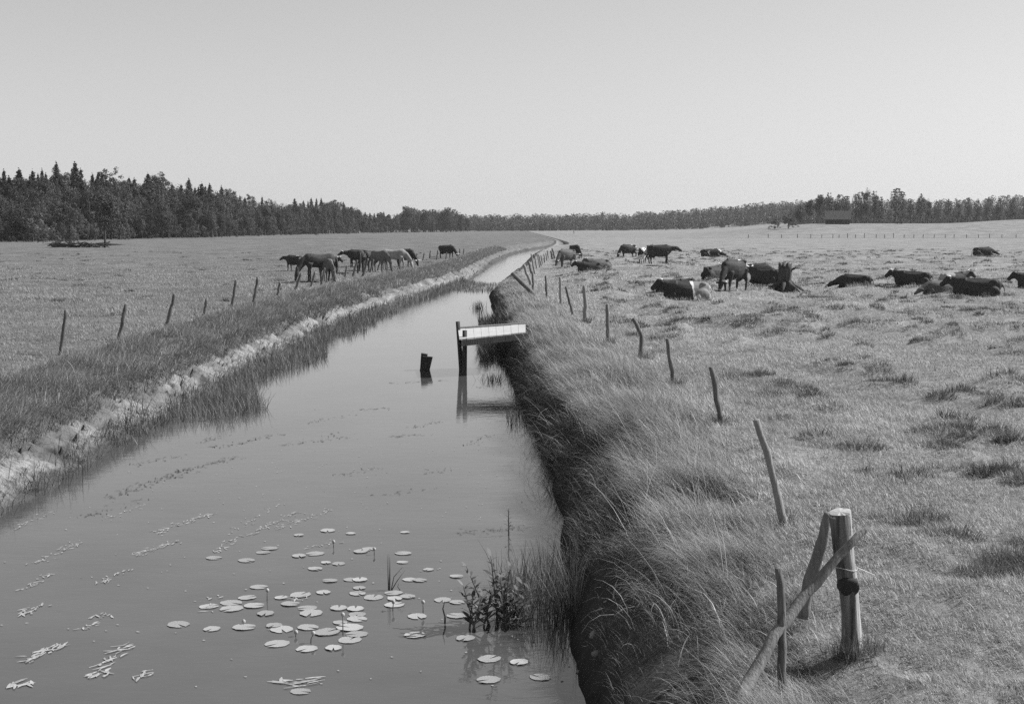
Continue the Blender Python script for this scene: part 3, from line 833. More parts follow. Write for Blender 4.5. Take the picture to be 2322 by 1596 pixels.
# the fence along the far edge of the right meadow
def far_fence():
    root = empty('wire_fence', at_depth(1900, 540, 375)); root.location.z = 0
    tag(root, 'low post and wire fence along the far edge of the right meadow', 'fence')
    b = root.location
    zs = [(1695, 5), (1740, 6), (1770, 5), (1806, 6), (1836, 6), (1861, 5), (1886, 6), (1900, 5), (1919, 7), (1937, 5), (1957, 7), (1984, 5), (2003, 5), (2023, 8), (2047, 5), (2069, 6), (2090, 5), (2115, 5), (2140, 5), (2160, 5), (2188, 5), (2215, 5), (2240, 6), (2268, 5), (2300, 5)]
    tops = []
    for u, hpx in zs:
        y = 383 + 14 * ((u - CU) / F - 0.2)
        x = (u - CU) / F * y
        z = gz(x, y); h = (hpx + 3) / F * y
        mb = MB(); mb.tube([(x - b.x, y - b.y, z - 0.3), (x - b.x + 0.03, y - b.y, z + h)], [0.11, 0.09], 6)
        link('post', mb.mesh('far_post', M['post_dark']), root)
        tops.append(Vector((x - b.x, y - b.y, z + h * 0.8)))
    w = MB(); w.tube(tops, 0.012, 4); link('wire', w.mesh('far_wire', M['post_dark']), root)
far_fence()

# ------------------------------------------------------------------ jetty and broken pile in the canal
def jetty():
    C = [at_depth(1046, 771, 36.1), at_depth(1192, 756, 37.0), at_depth(1192, 737.5, 38.8), at_depth(1043, 748, 38.2)]
    b = Vector((-1.3, 36.2, WZ))
    root = empty('jetty', b); tag(root, 'small plank jetty on dark piles reaching out from the right bank', 'jetty')
    P = lambda f, g, dz=0.0: (C[0].lerp(C[1], f)).lerp(C[3].lerp(C[2], f), g) + Vector((0, 0, dz)) - b
    n = 9
    edges = np.linspace(-0.03, 1.0, n + 1)
    for i in range(n):
        mb = MB()
        f0, f1 = edges[i] + 0.0016, edges[i + 1] - 0.0016
        j0, j1 = random.uniform(-0.012, 0.01), random.uniform(0.99, 1.015)
        z = random.uniform(0, 0.008)
        V = [tuple(P(f, g, dz + z)) for dz in (0.0, 0.03) for f, g in ((f0, j0), (f1, j0), (f1, j1), (f0, j1))]
        mb.add(V, [(3, 2, 1, 0), (4, 5, 6, 7), (0, 1, 5, 4), (1, 2, 6, 5), (2, 3, 7, 6), (3, 0, 4, 7)])
        link('plank', mb.mesh('plank', M['plank']), root)
    for g in (0.0, 1.0):
        mb = MB()
        off = -0.03 if g == 0 else 0.03
        V = [tuple(P(f, g, dz) + Vector((0, off + e, 0))) for dz in (-0.16, -0.003) for f, e in ((0.0, -0.03), (1.05, -0.03), (1.05, 0.03), (0.0, 0.03))]
        mb.add(V, [(3, 2, 1, 0), (4, 5, 6, 7), (0, 1, 5, 4), (1, 2, 6, 5), (2, 3, 7, 6), (3, 0, 4, 7)])
        link('beam', mb.mesh('beam', M['wet_wood']), root)
    rail = MB(); rail.tube([P(0.0, 1.0, 0.055), P(1.0, 1.0, 0.055)], 0.03, 8); link('edge_rail', rail.mesh('edge_rail', M['post']), root)
    for (tu, tv), (bu, bv), w in (((1054, 749), (1053, 851), 11.5), ((1038, 729), (1046, 838), 10.5)):
        base = at(bu, bv, WZ); top = at_depth(tu, tv, base.y)
        mb = MB(); d = top - base
        r = w / F * base.y / 2
        mb.tube([base - d * 0.45 - b, base - b, base + d * 0.5 - b, top - b], [r * 1.02, r, r * 0.96, r * 0.92], 12, True, 1.0, 0.4, 0.03)
        link('pile', mb.mesh('pile', M['wet_wood'], True), root)
jetty()

def broken_pile():
    base = at(965, 839, WZ)
    b = base.copy()
    root = empty('broken_pile', b); tag(root, 'short broken pile of two timbers standing alone in the water left of the jetty', 'pile')
    m = base.y / F
    for name, u0, u1, vt, dy, lean in (('rear_timber', 955, 969, 801, 0.12, 0.0), ('front_timber', 955, 977, 807, 0.0, 0.05)):
        mb = MB()
        x0, x1 = (u0 - 965) * m, (u1 - 965) * m
        h = (839 - vt) * m
        V = []
        for z, s, sl in ((-0.6, -0.03, 0), (0.0, -0.035, 0), (h, lean, -0.03)):
            for x, y in ((x0, -0.1), (x1, -0.1), (x1, 0.1), (x0, 0.1)):
                V.append((x + s, y + dy, z + (sl * (x - x0) / (x1 - x0) if sl else 0)))
        q = [(i * 4 + k, i * 4 + (k + 1) % 4, i * 4 + 4 + (k + 1) % 4, i * 4 + 4 + k) for i in range(2) for k in range(4)] + [(8, 9, 10, 11)]
        mb.add(V, q)
        link(name, mb.mesh(name, M['wet_wood']), root)
broken_pile()

# ------------------------------------------------------------------ animals
def remeshed(name, mb, mats, voxel=0.03, smooth_it=3):
    tmp = bpy.data.objects.new('tmp', mb.mesh('tmp'))
    col.objects.link(tmp)
    md = tmp.modifiers.new('r', 'REMESH'); md.mode = 'VOXEL'; md.voxel_size = voxel; md.use_smooth_shade = True
    sm = tmp.modifiers.new('s', 'SMOOTH'); sm.factor = 0.5; sm.iterations = smooth_it
    dg = bpy.context.evaluated_depsgraph_get()
    me = bpy.data.meshes.new_from_object(tmp.evaluated_get(dg), depsgraph=dg)
    bpy.data.objects.remove(tmp)
    me.name = name
    me.materials.clear()
    for m in mats: me.materials.append(m)
    return me

def loft(mb, rings, n=16, p=2.3):
    """rings: (x, y, z, half width, half height, pitch): superellipses across the X axis tilted by pitch."""
    V = []
    for (x, y, z, hw, hh, pt) in rings:
        for k in range(n):
            th = 2 * math.pi * k / n
            c, s = math.cos(th), math.sin(th)
            cy = math.copysign(abs(c) ** (2 / p), c) * hw; cz = math.copysign(abs(s) ** (2 / p), s) * hh
            V.append((x - cz * math.sin(pt), y + cy, z + cz * math.cos(pt)))
    m = len(rings)
    Q = [(i * n + k, i * n + (k + 1) % n, (i + 1) * n + (k + 1) % n, (i + 1) * n + k) for i in range(m - 1) for k in range(n)]
    V.append(rings[0][:3]); V.append(rings[-1][:3])
    T = []
    for k in range(n):
        T.append((m * n, (k + 1) % n, k)); T.append((m * n + 1, (m - 1) * n + k, (m - 1) * n + (k + 1) % n))
    mb.add(V, Q, T)

def head(mb, poll, muzzle, L, r, y=0.0, ear=0.16, horse=False):
    """Head along poll -> muzzle with brow, cheek, muzzle and ears."""
    a, b = Vector(poll), Vector(muzzle)
    f = [0.0, 0.18, 0.4, 0.65, 0.85, 1.0]
    rr = [0.95, 1.12, 1.0, 0.72, 0.68, 0.5] if not horse else [0.85, 1.1, 1.05, 0.72, 0.62, 0.42]
    mb.tube([a.lerp(b, t) for t in f], [r * k for k in rr], 12, True, 0.78)
    d = (b - a).normalized(); upv = Vector((0, 0, 1)); side = d.cross(upv)
    if side.length < 0.1: side = Vector((0, 1, 0))
    side.normalize(); n = side.cross(d).normalized()
    if n.z < 0 and abs(d.z) < 0.9: n = -n
    for s in (-1, 1):
        if horse:
            e0 = a + side * s * r * 0.5 - d * 0.02
            mb.tube([e0, e0 - d * ear * 0.7 + n * ear * 0.5, e0 - d * ear * 1.1 + n * ear * 0.7], [0.035, 0.04, 0.012], 8)
        else:
            e0 = a + side * s * r * 0.8 + d * 0.04
            mb.tube([e0, e0 + side * s * ear * 0.6 + Vector((0, 0, 0.0)), e0 + side * s * ear * 1.1 - n * 0.03], [0.035, 0.05, 0.018], 8, True, 1.0)
    # jaw and eye sockets
    return a, d, side, n

def horns(a, d, side, n, L=0.32):
    out = []
    for s in (-1, 1):
        mb = MB()
        p0 = a + side * s * 0.07 + n * 0.05 - d * 0.02
        mb.tube([p0, p0 + side * s * L * 0.5 + n * 0.03, p0 + side * s * L * 0.85 + n * L * 0.3 + d * 0.05, p0 + side * s * L * 0.8 + n * L * 0.7 + d * 0.08], [0.034, 0.032, 0.024, 0.008], 8)
        out.append(mb.mesh('horn', M['horn'], True))
    return out

def cow_body(mb, dz=0.0, roll=0.0):
    loft(mb, [(-0.84, 0, 1.12 + dz, .09, .10, 0), (-.78, 0, 1.06 + dz, .19, .24, 0), (-.6, 0, 1.0 + dz, .26, .34, 0), (-.35, 0, .95 + dz, .31, .38, 0), (-.05, 0, .91 + dz, .36, .42, 0), (.2, 0, .91 + dz, .36, .42, 0),
              (.42, 0, .94 + dz, .31, .41, 0), (.62, 0, .98 + dz, .25, .37, 0), (.78, 0, 1.02 + dz, .19, .29, 0), (.88, 0, 1.05 + dz, .13, .2, 0)])
    for s in (-1, 1):                                           # hip bones and spine ridge
        mb.blob((-.55, s * .2, 1.27 + dz), (.13, .08, .07))
    mb.tube([(-.8, 0, 1.25 + dz), (-.3, 0, 1.32 + dz), (.3, 0, 1.33 + dz), (.6, 0, 1.36 + dz)], [.05, .05, .06, .07], 8)

def leg(mb, pts, rad):
    mb.tube(pts, rad, 10, True)

def cow_legs(mb, step=0.08):
    for s in (-1, 1):
        f = s * step
        leg(mb, [(.56, s * .16, .85), (.55 + f * .5, s * .17, .62), (.56 + f, s * .16, .40), (.55 + f * 1.2, s * .155, .12), (.58 + f * 1.2, s * .155, .0)], [.15, .1, .062, .045, .06])
        g = -s * step
        leg(mb, [(-.56, s * .16, .95), (-.5 + g * .4, s * .18, .68), (-.68 + g, s * .17, .47), (-.64 + g * 1.2, s * .165, .12), (-.6 + g * 1.2, s * .165, .0)], [.22, .15, .065, .046, .06])
    mb.blob((-.42, 0, .55), (.17, .15, .13))                    # udder
    mb.tube([(-.84, 0, 1.2), (-.93, 0, 1.05), (-.93, 0.02, .7), (-.92, 0.03, .45)], [.04, .028, .022, .05], 8)

def make_cow_graze():
    mb = MB(); cow_body(mb); cow_legs(mb)
    mb.tube([(.6, 0, 1.08), (.88, .02, .9), (1.08, .04, .62), (1.18, .05, .42)], [.27, .2, .15, .12], 12, True, 0.75)
    a, d, si, n = head(mb, (1.16, .05, .46), (1.3, .05, .06), .42, .125)
    return remeshed('cow_body', mb, [M['black_coat']]), horns(a, d, si, Vector((1, 0, .3)).normalized())

def make_cow_stand():
    mb = MB(); cow_body(mb); cow_legs(mb, 0.05)
    mb.tube([(.6, 0, 1.1), (.9, 0, 1.1), (1.15, 0, 1.14), (1.25, 0, 1.16)], [.28, .2, .15, .13], 12, True, 0.75)
    a, d, si, n = head(mb, (1.22, 0, 1.18), (1.66, 0, .92), .46, .13)
    return remeshed('cow_body', mb, [M['black_coat']]), horns(a, d, si, n)

def lying_base(mb):
    D = -0.56
    cow_body(mb, D)
    for s in (-1, 1):
        mb.blob((-.5, s * .27, .27), (.33, .15, .25))            # folded thigh
        leg(mb, [(-.35, s * .36, .2), (-.08, s * .42, .09), (-.3, s * .44, .05), (-.46, s * .44, .04)], [.13, .075, .05, .05])
        leg(mb, [(.58, s * .2, .32), (.86, s * .22, .1), (.62, s * .25, .05), (.5, s * .25, .04)], [.15, .08, .05, .05])
    mb.blob((.1, 0, .2), (.6, .38, .2)); mb.blob((-.3, .05, .16), (.4, .36, .16))
    mb.tube([(-.84, 0, .63), (-.95, .03, .42), (-.98, .1, .12), (-.9, .22, .05)], [.04, .028, .025, .045], 8)

def make_cow_lie():
    mb = MB(); lying_base(mb)
    mb.tube([(.55, 0, .56), (.85, 0, .62), (1.03, 0, .72), (1.12, 0, .78)], [.32, .25, .19, .155], 12, True, 0.72)
    mb.blob((.78, 0, .34), (.22, .17, .27))
    a, d, si, n = head(mb, (1.08, 0, .82), (1.48, 0, .5), .46, .145, 0.0, .2)
    return remeshed('cow_body', mb, [M['black_coat']]), horns(a, d, si, n)

def make_cow_lie_low():
    mb = MB(); lying_base(mb)
    mb.tube([(.62, 0, .55), (.9, .02, .46), (1.12, .05, .36), (1.2, .06, .33)], [.27, .2, .15, .12], 12, True, 0.75)
    a, d, si, n = head(mb, (1.16, .05, .38), (1.58, .1, .12), .46, .125)
    return remeshed('cow_body', mb, [M['black_coat']]), []

def make_horse():
    mb = MB()
    loft(mb, [(-.86, 0, 1.22, .12, .14, 0), (-.78, 0, 1.2, .23, .27, 0), (-.58, 0, 1.19, .29, .34, 0), (-.3, 0, 1.15, .28, .33, 0), (0, 0, 1.12, .29, .34, 0), (.25, 0, 1.13, .29, .36, 0), (.5, 0, 1.17, .26, .37, 0), (.7, 0, 1.2, .22, .33, 0), (.84, 0, 1.2, .14, .24, 0)])
    for s in (-1, 1):
        f = s * .1
        leg(mb, [(.58, s * .17, 1.02), (.56 + f * .4, s * .17, .8), (.58 + f, s * .16, .52), (.58 + f, s * .16, .14), (.62 + f, s * .16, 0)], [.16, .11, .062, .045, .065])
        g = -s * .1
        leg(mb, [(-.6, s * .17, 1.15), (-.52 + g * .4, s * .18, .86), (-.72 + g, s * .17, .57), (-.68 + g, s * .165, .15), (-.63 + g, s * .165, 0)], [.25, .17, .075, .05, .068])
    mb.tube([(.58, 0, 1.28), (.9, .02, 1.1), (1.15, .05, .8), (1.3, .07, .55)], [.29, .22, .165, .125], 12, True, 0.62)
    head(mb, (1.27, .07, .6), (1.4, .09, .06), .56, .135, horse=True)
    body = remeshed('horse_body', mb, [M['dark_bay_coat']])
    mane = MB()
    mane.tube([(.72, 0, 1.5), (.95, .02, 1.3), (1.2, .05, 1.0), (1.36, .07, .68)], [.03, .05, .05, .03], 8, True, .5)
    mm = mane.mesh('mane', M['hair'], True)
    tail = MB()
    tail.tube([(-.86, 0, 1.33), (-.97, 0, 1.2), (-1.0, .01, .85), (-.98, .02, .45)], [.05, .06, .075, .03], 10, True, .9, .5, .1)
    return body, [('mane', mm), ('tail', tail.mesh('tail', M['hair'], True))]

CG, CGh = make_cow_graze(); CS, CSh = make_cow_stand(); CL, CLh = make_cow_lie(); CLL, _ = make_cow_lie_low(); HB, HP = make_horse()
POSE = {'graze': (CG, CGh), 'stand': (CS, CSh), 'lie': (CL, CLh), 'low': (CLL, [])}
LYING = []
def cow(pose, u, v, head_deg, coat_, label, scale=1.0, horned=True, group=None):
    p = at(u, v, 0.0); p.z = gz(p.x, p.y); p = at(u, v, p.z)
    p.z = gz(p.x, p.y) - (0.03 if pose in ('lie', 'low') else 0.02)
    if pose in ('lie', 'low'): p.x -= 0.32 * scale * math.cos(R(head_deg)); p.y -= 0.32 * scale * math.sin(R(head_deg))
    r = empty('cow', p, R(head_deg), scale); tag(r, label, 'cow', group)
    me, hs = POSE[pose]
    b = link('body', me, r)
    b.material_slots[0].link = 'OBJECT'; b.material_slots[0].material = M[coat_]
    if pose in ('lie', 'low'): LYING.append((p.x + 0.3 * math.cos(R(head_deg)), p.y + 0.3 * math.sin(R(head_deg)), R(head_deg), scale))
    if horned:
        for h in hs: link('horn', h, r)
    return r
def horse(u, v, head_deg, coat_, label, scale=1.0):
    p = at(u, v, 0.0); p.z = gz(p.x, p.y); p = at(u, v, p.z); p.z = gz(p.x, p.y) - 0.02
    r = empty('horse', p, R(head_deg), scale); tag(r, label, 'horse', 'horses grazing along the left fence')
    b = link('body', HB, r); b.material_slots[0].link = 'OBJECT'; b.material_slots[0].material = M[coat_]
    for nm, me in HP: link(nm, me, r)
    return r
GC = 'cattle lying and grazing on the right meadow'; GCL = 'cattle among the horses on the left meadow'
cow('stand', 668, 614, 150, 'black_white_coat', 'small dark calf standing alone left of the dark grazing horse', 0.78, False, GCL)
horse(725, 637, 207, 'dark_bay_coat', 'big dark horse grazing with its head down to the left, nearest on the left meadow', 1.0)
horse(740, 637, -62, 'bay_coat', 'dark foal with its head down in front of the big dark grazing horse', 0.82)
cow('lie', 748, 603, -25, 'black_coat', 'black horned cow lying with its head up behind the big dark horse', 1.0, True, GCL)
cow('stand', 813, 604, 188, 'black_coat', 'black horned cow looking out left from behind the knot of horses', 0.95, True, GCL)
horse(817, 620, 97, 'dark_bay_coat', 'dark horse turned away, leftmost of the knot of horses', 1.0)
horse(836, 614, 80, 'dark_bay_coat', 'dark horse in the middle of the knot, half hidden between two rumps', 0.92)
horse(861, 616, -50, 'bay_coat', 'greyish bay horse facing the camera in the knot of horses', 0.98)
horse(893, 612, -8, 'pale_coat', 'pale horse in side view grazing to the right, at the right end of the knot', 0.98)
cow('graze', 918, 604, -35, 'black_coat', 'black cow grazing behind the head of the pale horse', 0.95, True, GCL)
cow('graze', 1012, 586, -22, 'black_coat', 'dark cow grazing far off on the left meadow beside thin fence posts', 0.95, True, GCL)

cow('graze', 1286, 607, 222, 'brown_coat', 'brown cow grazing to the left beside the far row of stakes', 1.0, True, GC)
cow('graze', 1303, 589, -62, 'black_coat', 'black cow facing the camera just behind the brown grazing cow', 0.92, True, GC)
cow('lie', 1330, 618, 190, 'black_coat', 'black cow lying with its head to the left in front of the brown grazing cow', 0.92, True, GC)
cow('lie', 1350, 611, 205, 'brown_coat', 'horned cow lying half hidden behind the black cow beside the stakes', 1.0, True, GC)
cow('graze', 1425, 586, 208, 'black_white_coat', 'dark cow grazing to the left, leftmost of the far standing group', 1.0, True, GC)
cow('stand', 1457, 593, 78, 'pied_coat', 'black and white cow seen from behind in the far standing group', 1.0, False, GC)
cow('stand', 1476, 591, 72, 'black_coat', 'dark cow seen from behind between the pied cow and the long black cow', 1.05, False, GC)
cow('stand', 1494, 601, 0, 'black_coat', 'long black cow standing in side view, head stretched to the right', 1.06, False, GC)
cow('low', 1619, 584, -4, 'black_white_coat', 'dark cow lying alone on the far meadow, head low to the right', 1.1, False, GC)
cow('lie', 1542, 683, 190, 'banded_coat', 'black cow with a white band and pale hind part lying in front, head left', 1.06, True, GC)
cow('lie', 1535, 667, 12, 'black_coat', 'black cow lying hidden behind the white banded cow', 0.85, False, GC)
cow('graze', 1664, 661, 232, 'black_white_coat', 'big black cow standing and grazing near the lying cow with horns', 1.12, True, GC)
cow('lie', 1622, 635, 50, 'black_coat', 'black cow lying turned away, behind the big grazing cow', 0.95, True, GC)
cow('lie', 1726, 648, 128, 'black_coat', 'black horned cow lying left of the old tree stump', 1.05, True, GC)
cow('low', 1728, 617, 6, 'black_coat', 'black cow lying flat far behind the stump, head to the right', 0.85, False, GC)
cow('low', 1926, 654, 152, 'black_coat', 'black cow lying alone with its head low, right of the stump', 0.92, False, GC)
cow('lie', 2058, 646, 158, 'black_coat', 'black cow lying with its head to the left, left of the huddled group', 0.92, True, GC)
cow('low', 2120, 671, 195, 'brown_coat', 'brown cow lying at the front of the huddled group, head left', 0.85, False, GC)
cow('lie', 2200, 674, 162, 'black_coat', 'large black horned cow lying in the middle of the huddled group', 1.08, True, GC)
cow('lie', 2172, 648, 15, 'roan_coat', 'grey backed cow lying at the rear of the huddled group, head right', 0.88, True, GC)
cow('lie', 2338, 655, 183, 'black_coat', 'black cow lying at the right edge of the photo, head left', 1.0, False, GC)
cow('low', 2236, 582, 2, 'black_coat', 'dark cow lying alone far off at the right near the far fence', 1.15, False, GC)

tussocks()

# ------------------------------------------------------------------ old stump on the right meadow
def stump():
    b = at(1780, 661, 0.0); b.z = gz(b.x, b.y)
    root = empty('tree_stump', b); tag(root, 'jagged old tree stump with spread roots among the lying cattle', 'stump')
    m = b.y / F
    mb = MB()
    n = 20; V = []
    prof = [(-0.1, 0.52), (0.06, 0.48), (0.18, 0.38), (0.4, 0.29), (0.7, 0.29), (1.0, 0.31), (1.15, 0.3)]
    ph = [random.uniform(0, 6.28) for _ in range(3)]
    for i, (z, r) in enumerate(prof):
        for k in range(n):
            th = 2 * math.pi * k / n
            rr = r * (1 + 0.12 * math.sin(3 * th + ph[0]) + 0.08 * math.sin(5 * th + ph[1] + z) + 0.06 * math.sin(9 * th + ph[2]))
            zz_ = z + (random.uniform(-0.08, 0.2) if i == len(prof) - 1 else 0)
            V.append((rr * math.cos(th), rr * math.sin(th), zz_))
    Q = [(i * n + k, i * n + (k + 1) % n, (i + 1) * n + (k + 1) % n, (i + 1) * n + k) for i in range(len(prof) - 1) for k in range(n)]
    V.append((0, 0, 0.95)); T = [((len(prof) - 1) * n + k, (len(prof) - 1) * n + (k + 1) % n, len(prof) * n) for k in range(n)]
    mb.add(V, Q, T)
    for k in range(9):
        th = random.uniform(0, 6.28)
        p = Vector((0.24 * math.cos(th), 0.24 * math.sin(th), 1.05))
        q = p + Vector((random.uniform(-.12, .12), random.uniform(-.1, .1), random.uniform(.1, .28)))
        mb.tube([p, p.lerp(q, .6), q], [.05, .035, .008], 6)
    link('trunk', mb.mesh('stump_trunk', M['trunk'], True), root)
    for th, L in ((0.1, 1.0), (0.9, .8), (2.4, .8), (3.1, 1.0), (3.6, .9), (4.3, .75), (5.2, .9), (5.8, .9)):
        r = MB()
        d = Vector((math.cos(th), math.sin(th), 0)); s = Vector((-d.y, d.x, 0)) * random.uniform(-.12, .12)
        r.tube([d * .2 + Vector((0, 0, .42)), d * .42 + Vector((0, 0, .24)), d * L * .75 + s + Vector((0, 0, .12)), d * L + s * 2 + Vector((0, 0, -.06))], [.13, .11, .075, .03], 8, True, 1, .4, .1)
        link('root', r.mesh('stump_root', M['trunk'], True), root)
    br = MB(); br.tube([(.2, -.1, .95), (.38, -.12, 1.02), (.5, -.12, 1.12)], [.06, .05, .03], 7)
    link('snag', br.mesh('snag', M['trunk'], True), root)
stump()

# ------------------------------------------------------------------ trees
def leaf_cards(C, size, tone, flat=0.0, out=None):
    """One bent leaf-clump card at every point of C (N,3)."""
    N = len(C)
    nrm = rng.normal(0, 1, (N, 3)); nrm[:, 2] = nrm[:, 2] * (1 - flat) + flat * 1.5
    if out is not None: nrm = nrm * 0.45 + out * 1.1
    nrm /= np.linalg.norm(nrm, axis=1)[:, None]
    t = np.cross(nrm, rng.normal(0, 1, (N, 3))); t /= np.linalg.norm(t, axis=1)[:, None]
    b = np.cross(nrm, t)
    s = (size * rng.uniform(0.6, 1.3, N))[:, None] * 0.5
    e = rng.uniform(0.5, 0.9, N)[:, None]
    V = np.stack([C - t * s, C - b * s * e + nrm * s * 0.25, C + t * s, C + b * s * e + nrm * s * 0.25], 1)
    q = np.arange(N * 4).reshape(N, 4)
    return V.reshape(-1, 3), q, np.repeat(np.broadcast_to(tone, (N,)), 4)

def crown_mesh(name, blobs, n, size, mat, hollow=0.45):
    """blobs: (x, y, z, rx, ry, rz); leaf clumps gathered in uneven lumps within each."""
    C = []; T = []; O = []
    vol = np.array([b[3] * b[4] * b[5] for b in blobs]) ** 0.75; vol /= vol.sum()
    cen = np.mean([b[:3] for b in blobs], 0)
    for b, w in zip(blobs, vol):
        m = max(8, int(n * w))
        nl = max(5, m // 40)
        d = rng.normal(0, 1, (nl, 3)); d /= np.linalg.norm(d, axis=1)[:, None]
        lump = d * (rng.uniform(hollow, 1.0, nl) ** 0.6)[:, None]
        pick = rng.integers(0, nl, m)
        q = rng.normal(0, 1, (m, 3)); q /= np.linalg.norm(q, axis=1)[:, None]
        p = lump[pick] + q * (rng.uniform(0.1, 1, m) ** 0.5)[:, None] * 0.3
        tb = rng.uniform(0.25, 0.75)
        P = np.array(b[:3]) + p * np.array(b[3:6])
        r = P - cen; r /= np.linalg.norm(r, axis=1)[:, None] + 1e-6
        o = q * 0.7 + p * 0.6 + r * 0.4 + np.array([0, 0, 0.25])
        C.append(P); O.append(o / np.linalg.norm(o, axis=1)[:, None])
        T.append(np.clip(tb + (rng.uniform(-.2, .2, nl))[pick] + rng.normal(0, .08, m), 0, 1))
    C = np.concatenate(C); T = np.concatenate(T)
    v, q, t = leaf_cards(C, size, T, 0.0, np.concatenate(O))
    return np_mesh(name, v, q, None, [mat], {'tone': t})

def trunk_mesh(name, h, r, limbs=6, spread=0.17, lean=0.02):
    mb = MB()
    pts = [Vector((lean * h * f * f, 0.01 * h * math.sin(3 * f), h * f)) for f in (-0.03, 0.0, 0.15, 0.35, 0.6, 0.8)]
    mb.tube(pts, [r * 1.4, r * 1.25, r, r * .8, r * .5, r * .2], 8)
    for k in range(limbs):
        f = random.uniform(0.25, 0.6); th = random.uniform(0, 6.28)
        p = Vector((lean * h * f * f, 0, h * f)); d = Vector((math.cos(th), math.sin(th), random.uniform(.4, 1.0)))
        L = spread * h * random.uniform(.6, 1)
        mb.tube([p, p + d * L * .5, p + d * L + Vector((0, 0, .05 * h))], [r * .4, r * .25, r * .06], 6)
    return mb.mesh(name, M['trunk'], True)

PROTO = {}
def broad(k, h, w, n=5000, size=0.3, mat='leaf_broad', low=0.0):
    bl = []
    for i in range(11):
        f = random.random()
        th = random.uniform(0, 6.28); rr = random.uniform(0.1, .58) * w * (1 - .75 * f * f)
        s = random.uniform(.26, .4) * w * (1 - .25 * f)
        bl.append((rr * math.cos(th), rr * math.sin(th), h * (low + .14 + (.72 - low) * f), s, s, s * random.uniform(.7, 1.1)))
    bl.append((0, 0, h * .55, w * .45, w * .45, h * .3))
    top = max(b[2] + b[5] for b in bl)
    bl = [(x, y, z * h / top, a, b, c) for x, y, z, a, b, c in bl]
    return crown_mesh('crown', bl, n, size, M[mat]), trunk_mesh('trunk', h, h * .018, 7)
def conifer(h, w, n=1500, size=0.3, ragged=0.38):
    C = []; T = []; O = []
    lev = 46
    for i in range(lev):
        f = i / (lev - 1)
        z = h * (0.06 + 0.92 * f) + random.uniform(-.1, .1)
        rad = w * (1 - f) ** 0.72 * random.uniform(1 - ragged, 1 + ragged) + 0.04
        nb = max(3, int(8 * (1 - f) + 3))
        t0 = random.uniform(.3, .7)
        for b in range(nb):
            th = 2 * math.pi * (b + random.random()) / nb
            L = rad * random.uniform(.5, 1.15)
            m = max(3, int(n / lev / nb * (1.6 * (1 - f) + .35)))
            g = np.sqrt(rng.random(m)); sp = 0.22 * (1 - f) + 0.07
            x = L * g * math.cos(th); y = L * g * math.sin(th)
            C.append(np.stack([x + rng.normal(0, sp, m), y + rng.normal(0, sp, m), z - 0.35 * L * g + 0.15 * L * g * g + rng.normal(0, .1, m)], 1))
            T.append(np.clip(t0 + rng.normal(0, .12, m), 0, 1))
            O.append(np.tile([math.cos(th) * .8, math.sin(th) * .8, .6], (m, 1)))
    mt = 14
    C.append(np.stack([rng.normal(0, .03, mt), rng.normal(0, .03, mt), rng.uniform(.95, 1.03, mt) * h], 1)); T.append(np.full(mt, .4)); O.append(rng.normal(0, 1, (mt, 3)))
    v, q, t = leaf_cards(np.concatenate(C), size, np.concatenate(T), 0.0, np.concatenate(O))
    mb = MB(); mb.tube([(0, 0, -.3), (0, 0, h * .3), (0, 0, h * .96)], [h * .014, h * .01, .02], 7)
    return np_mesh('crown', v, q, None, [M['leaf_conifer']], {'tone': t}), mb.mesh('trunk', M['trunk'], True)
PROTO['broad'] = [broad(k, 10.0, w, 11000, .2) for k, w in enumerate((4.4, 5.2, 3.8, 4.8, 5.8, 4.2))]
PROTO['spruce'] = [conifer(10.0, w, 9000, .21) for w in (2.0, 2.5, 1.7, 2.8, 2.2, 1.9)]
PROTO['birch'] = [broad(k, 10.0, w, 7500, .19, 'leaf_birch', .02) for k, w in enumerate((3.2, 3.8, 2.9, 3.5))]
PROTO['bush'] = [broad(k, 3.0, w, 3500, .11, 'leaf_birch', -.1) for k, w in enumerate((1.8, 2.2, 1.5))]
PROTO['round'] = [broad(k, 10.0, w, 12000, .2, 'leaf_broad', -.05) for k, w in enumerate((4.6, 5.2))]
PROTO['lone'] = [broad(0, 10.0, 4.6, 10000, .2, 'leaf_broad', .2)]
NAMES = {'lone': ('broadleaf_tree', 'tree'), 'broad': ('broadleaf_tree', 'tree'), 'spruce': ('spruce_tree', 'tree'), 'birch': ('birch_tree', 'tree'), 'bush': ('bush', 'bush'), 'round': ('broadleaf_tree', 'tree')}
def tree(kind, x, y, h, label, group, wide=1.0, k=None):
    nm, cat = NAMES[kind]
    cr, tr = random.choice(PROTO[kind]) if k is None else PROTO[kind][k]
    base = 3.0 if kind == 'bush' else 10.0
    r = empty(nm, (x, y, gz(x, y) - 0.1), random.uniform(0, 6.28))
    s = h / base
    r.scale = (s * wide, s * wide, s)
    tag(r, label, cat, group)
    link('crown', cr, r); link('trunk', tr, r)
    return r

